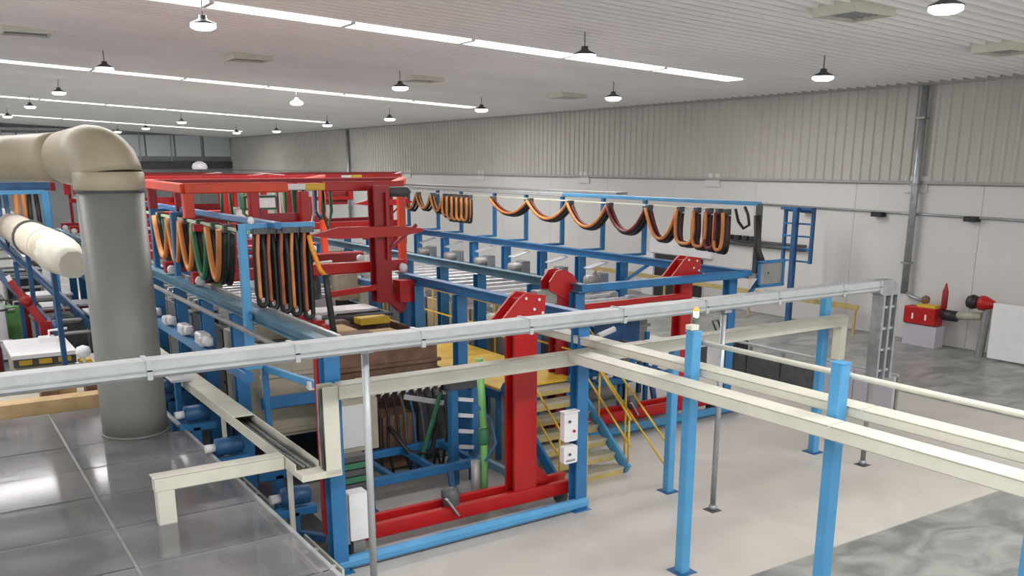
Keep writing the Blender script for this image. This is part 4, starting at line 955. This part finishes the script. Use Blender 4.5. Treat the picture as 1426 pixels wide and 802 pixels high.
# ---------------------------------------------------------------- small gear on and around the lines
rnd = random.Random(21)
specs = []
for k in range(48):
    near = k < 22
    x = rnd.uniform(4.4, 7.3); y = rnd.uniform(15.9, 31); z = 2.52
    if not near: x = rnd.uniform(-.5, 3.0); y = rnd.uniform(21, 34); z = 0
    specs.append((y, x, z, near, rnd.choice(['white', 'silver', 'dred', 'green', 'yellow', 'dgrey', 'beige', 'blue'])))
specs.sort(); seen = {}
for k, (y, x, z, near, m) in enumerate(specs):
    nm = {'white': 'white', 'silver': 'silver', 'dred': 'dark red', 'green': 'green', 'yellow': 'yellow', 'dgrey': 'dark grey', 'beige': 'beige', 'blue': 'blue'}[m]
    where = 'standing on the tanks of the nearest line' if near else 'on the floor among the equipment left of the duct'
    h = rnd.uniform(.25, .7) if near else rnd.uniform(.6, 1.6)
    seen[(m, near)] = seen.get((m, near), 0) + 1
    r_ = thing('fluid_canister', (x, y, z), '%s %s filter unit from the camera, %s' % (ORD[seen[(m, near)] - 1], nm, 'on the nearest line' if near else 'on the floor left of the duct'), 'filter', 'small %s filter units %s' % (nm, where))
    w = rnd.uniform(.1, .2)
    b = MB()
    if k % 2: b.lathe((x, y, z), [(w, 0), (w, h * .8), (w * .6, h * .92), (w * .3, h)], 12)
    else: b.box(x - w, x + w, y - w, y + w, z, z + h, .02)
    b.build('housing', m, r_)
    part('pipe', rnd.choice(['silver', 'dgrey', 'white']), r_, 'tube', [(x + w * .3, y, z + h * .9), (x + w * .3, y, z + h + .12), (x + w + .25, y, z + h + .14)], r=.03, n=6)
HL = [(5.9, 'pgreen'), (6.1, 'dgreen'), (6.3, 'dgrey'), (6.5, 'lilac'), (6.7, 'dblue'), (6.85, 'dgreen'), (4.9, 'dgreen'), (5.3, 'green')]
for k, (x, m) in enumerate(HL):
    r_ = thing('hose_loop', (x, 17, 4.5), 'hose loop hanging inside the nearest red portal crane, %s' % ['first left of the tall mast group', 'second of the right group', 'third of the right group', 'fourth of the right group', 'fifth of the right group', 'closest to the tall mast', 'leftmost of all', 'second from the left'][k], 'hose', 'hose loops in the portal crane')
    zb = 3.75 + (k * 37 % 5) * .07
    part('loop', m, r_, 'tube', [(x - .07, 17.2, 4.62), (x - .09, 17.2, 4.1), (x, 17.2, zb), (x + .09, 17.2, 4.1), (x + .07, 17.2, 4.62)], r=.035, n=6)
    part('hook_bar', 'dred', r_, 'beam', (x, 16.0, 4.6), (x, 17.9, 4.62), .04, .04)

o = MB().box(3.2, 4.35, 10.3, 33, .012, .03, .004).build('shade_sheet', 'dgrey', None, loc=(3.8, 12, .012)); tag(o, 'dark shade sheet added on the floor along the left of the nearest line', 'shade sheet')  # dark sheet added to stand for the shade on the cluttered floor
o = MB().box(4.37, 7.6, 13.4, 33, .012, .03, .004).build('shade_sheet', 'dgrey', None, loc=(6, 14, .012)); tag(o, 'dark shade sheet added on the floor beneath the tanks of the nearest line', 'shade sheet')  # added sheet, the darkness under the tanks put in as colour
# loose hoses and valves under the tanks of the nearest line
rnd = random.Random(5)
for k in range(10):
    x = 5.9 + k * .15; y = 13.2
    r_ = thing('supply_hose', (x, y, 0), '%s supply hose from the left under the inner blue beam' % ORD[k].replace('nearest', 'first'), 'hose', 'supply hoses of the front bay')
    m = rnd.choice(['dgrey', 'black', 'dgrey', 'dblue', 'black'])
    part('hose', m, r_, 'tube', [(x, 13.2, 1.38), (x + .03, 13.05, 1.0), (x - .05 + rnd.random() * .1, 12.95, .6), (x + rnd.uniform(-.2, .2), 12.85, .1)], r=.025, n=6)
    part('coupling', 'silver', r_, 'lathe', (x, 13.2, 1.3), [(.035, 0), (.035, .08)], n=8)

root = thing('switch_strip', (5.5, 13.2, 1.54), 'white, blue and yellow switch strip on the inner blue beam', 'switch')
part('case', 'white', root, 'box', 5.0, 5.3, 13.14, 13.3, 1.54, 1.66, .01); part('case', 'dblue', root, 'box', 5.32, 5.6, 13.14, 13.3, 1.54, 1.64, .01); part('case', 'yellow', root, 'box', 5.62, 5.85, 13.14, 13.3, 1.54, 1.66, .01)

for k in range(7):
    y = 13.6 + k * 1.2
    r_ = thing('drive_block', (3.7, y, 2.1), '%s silver drive block from the front on the blue side rail' % ORD[k].replace('nearest', 'first'), 'drive block', 'silver drive blocks on the left side rail')
    w_ = .03 * (k * 7 % 4)
    part('housing', 'silver', r_, 'box', 3.62, 3.8, y, y + .22 + w_, 2.14, 2.26 + w_, .03)
    part('motor', 'white', r_, 'lathe', (3.7, y - .05 - w_, 2.24), [(.02, -.1), (.07, -.09), (.08, .1), (.03, .14)], n=12, axis='y')
    part('flange', 'silver', r_, 'box', 3.6, 3.8, y - .12, y, 2.16, 2.3, .01)
r_ = thing('lifting_unit', (2.75, 19.6, 0), 'yellow lifting unit with dark fork right of the white-topped cabinet', 'lift')
part('body', 'yellow', r_, 'box', 2.55, 2.8, 20.6, 20.9, .1, 1.0, .03); part('fork', 'dgrey', r_, 'box', 2.75, 3.0, 20.5, 20.8, .1, .6, .03); part('base', 'yellow', r_, 'box', 2.5, 3.05, 20.5, 21.0, 0, .1)
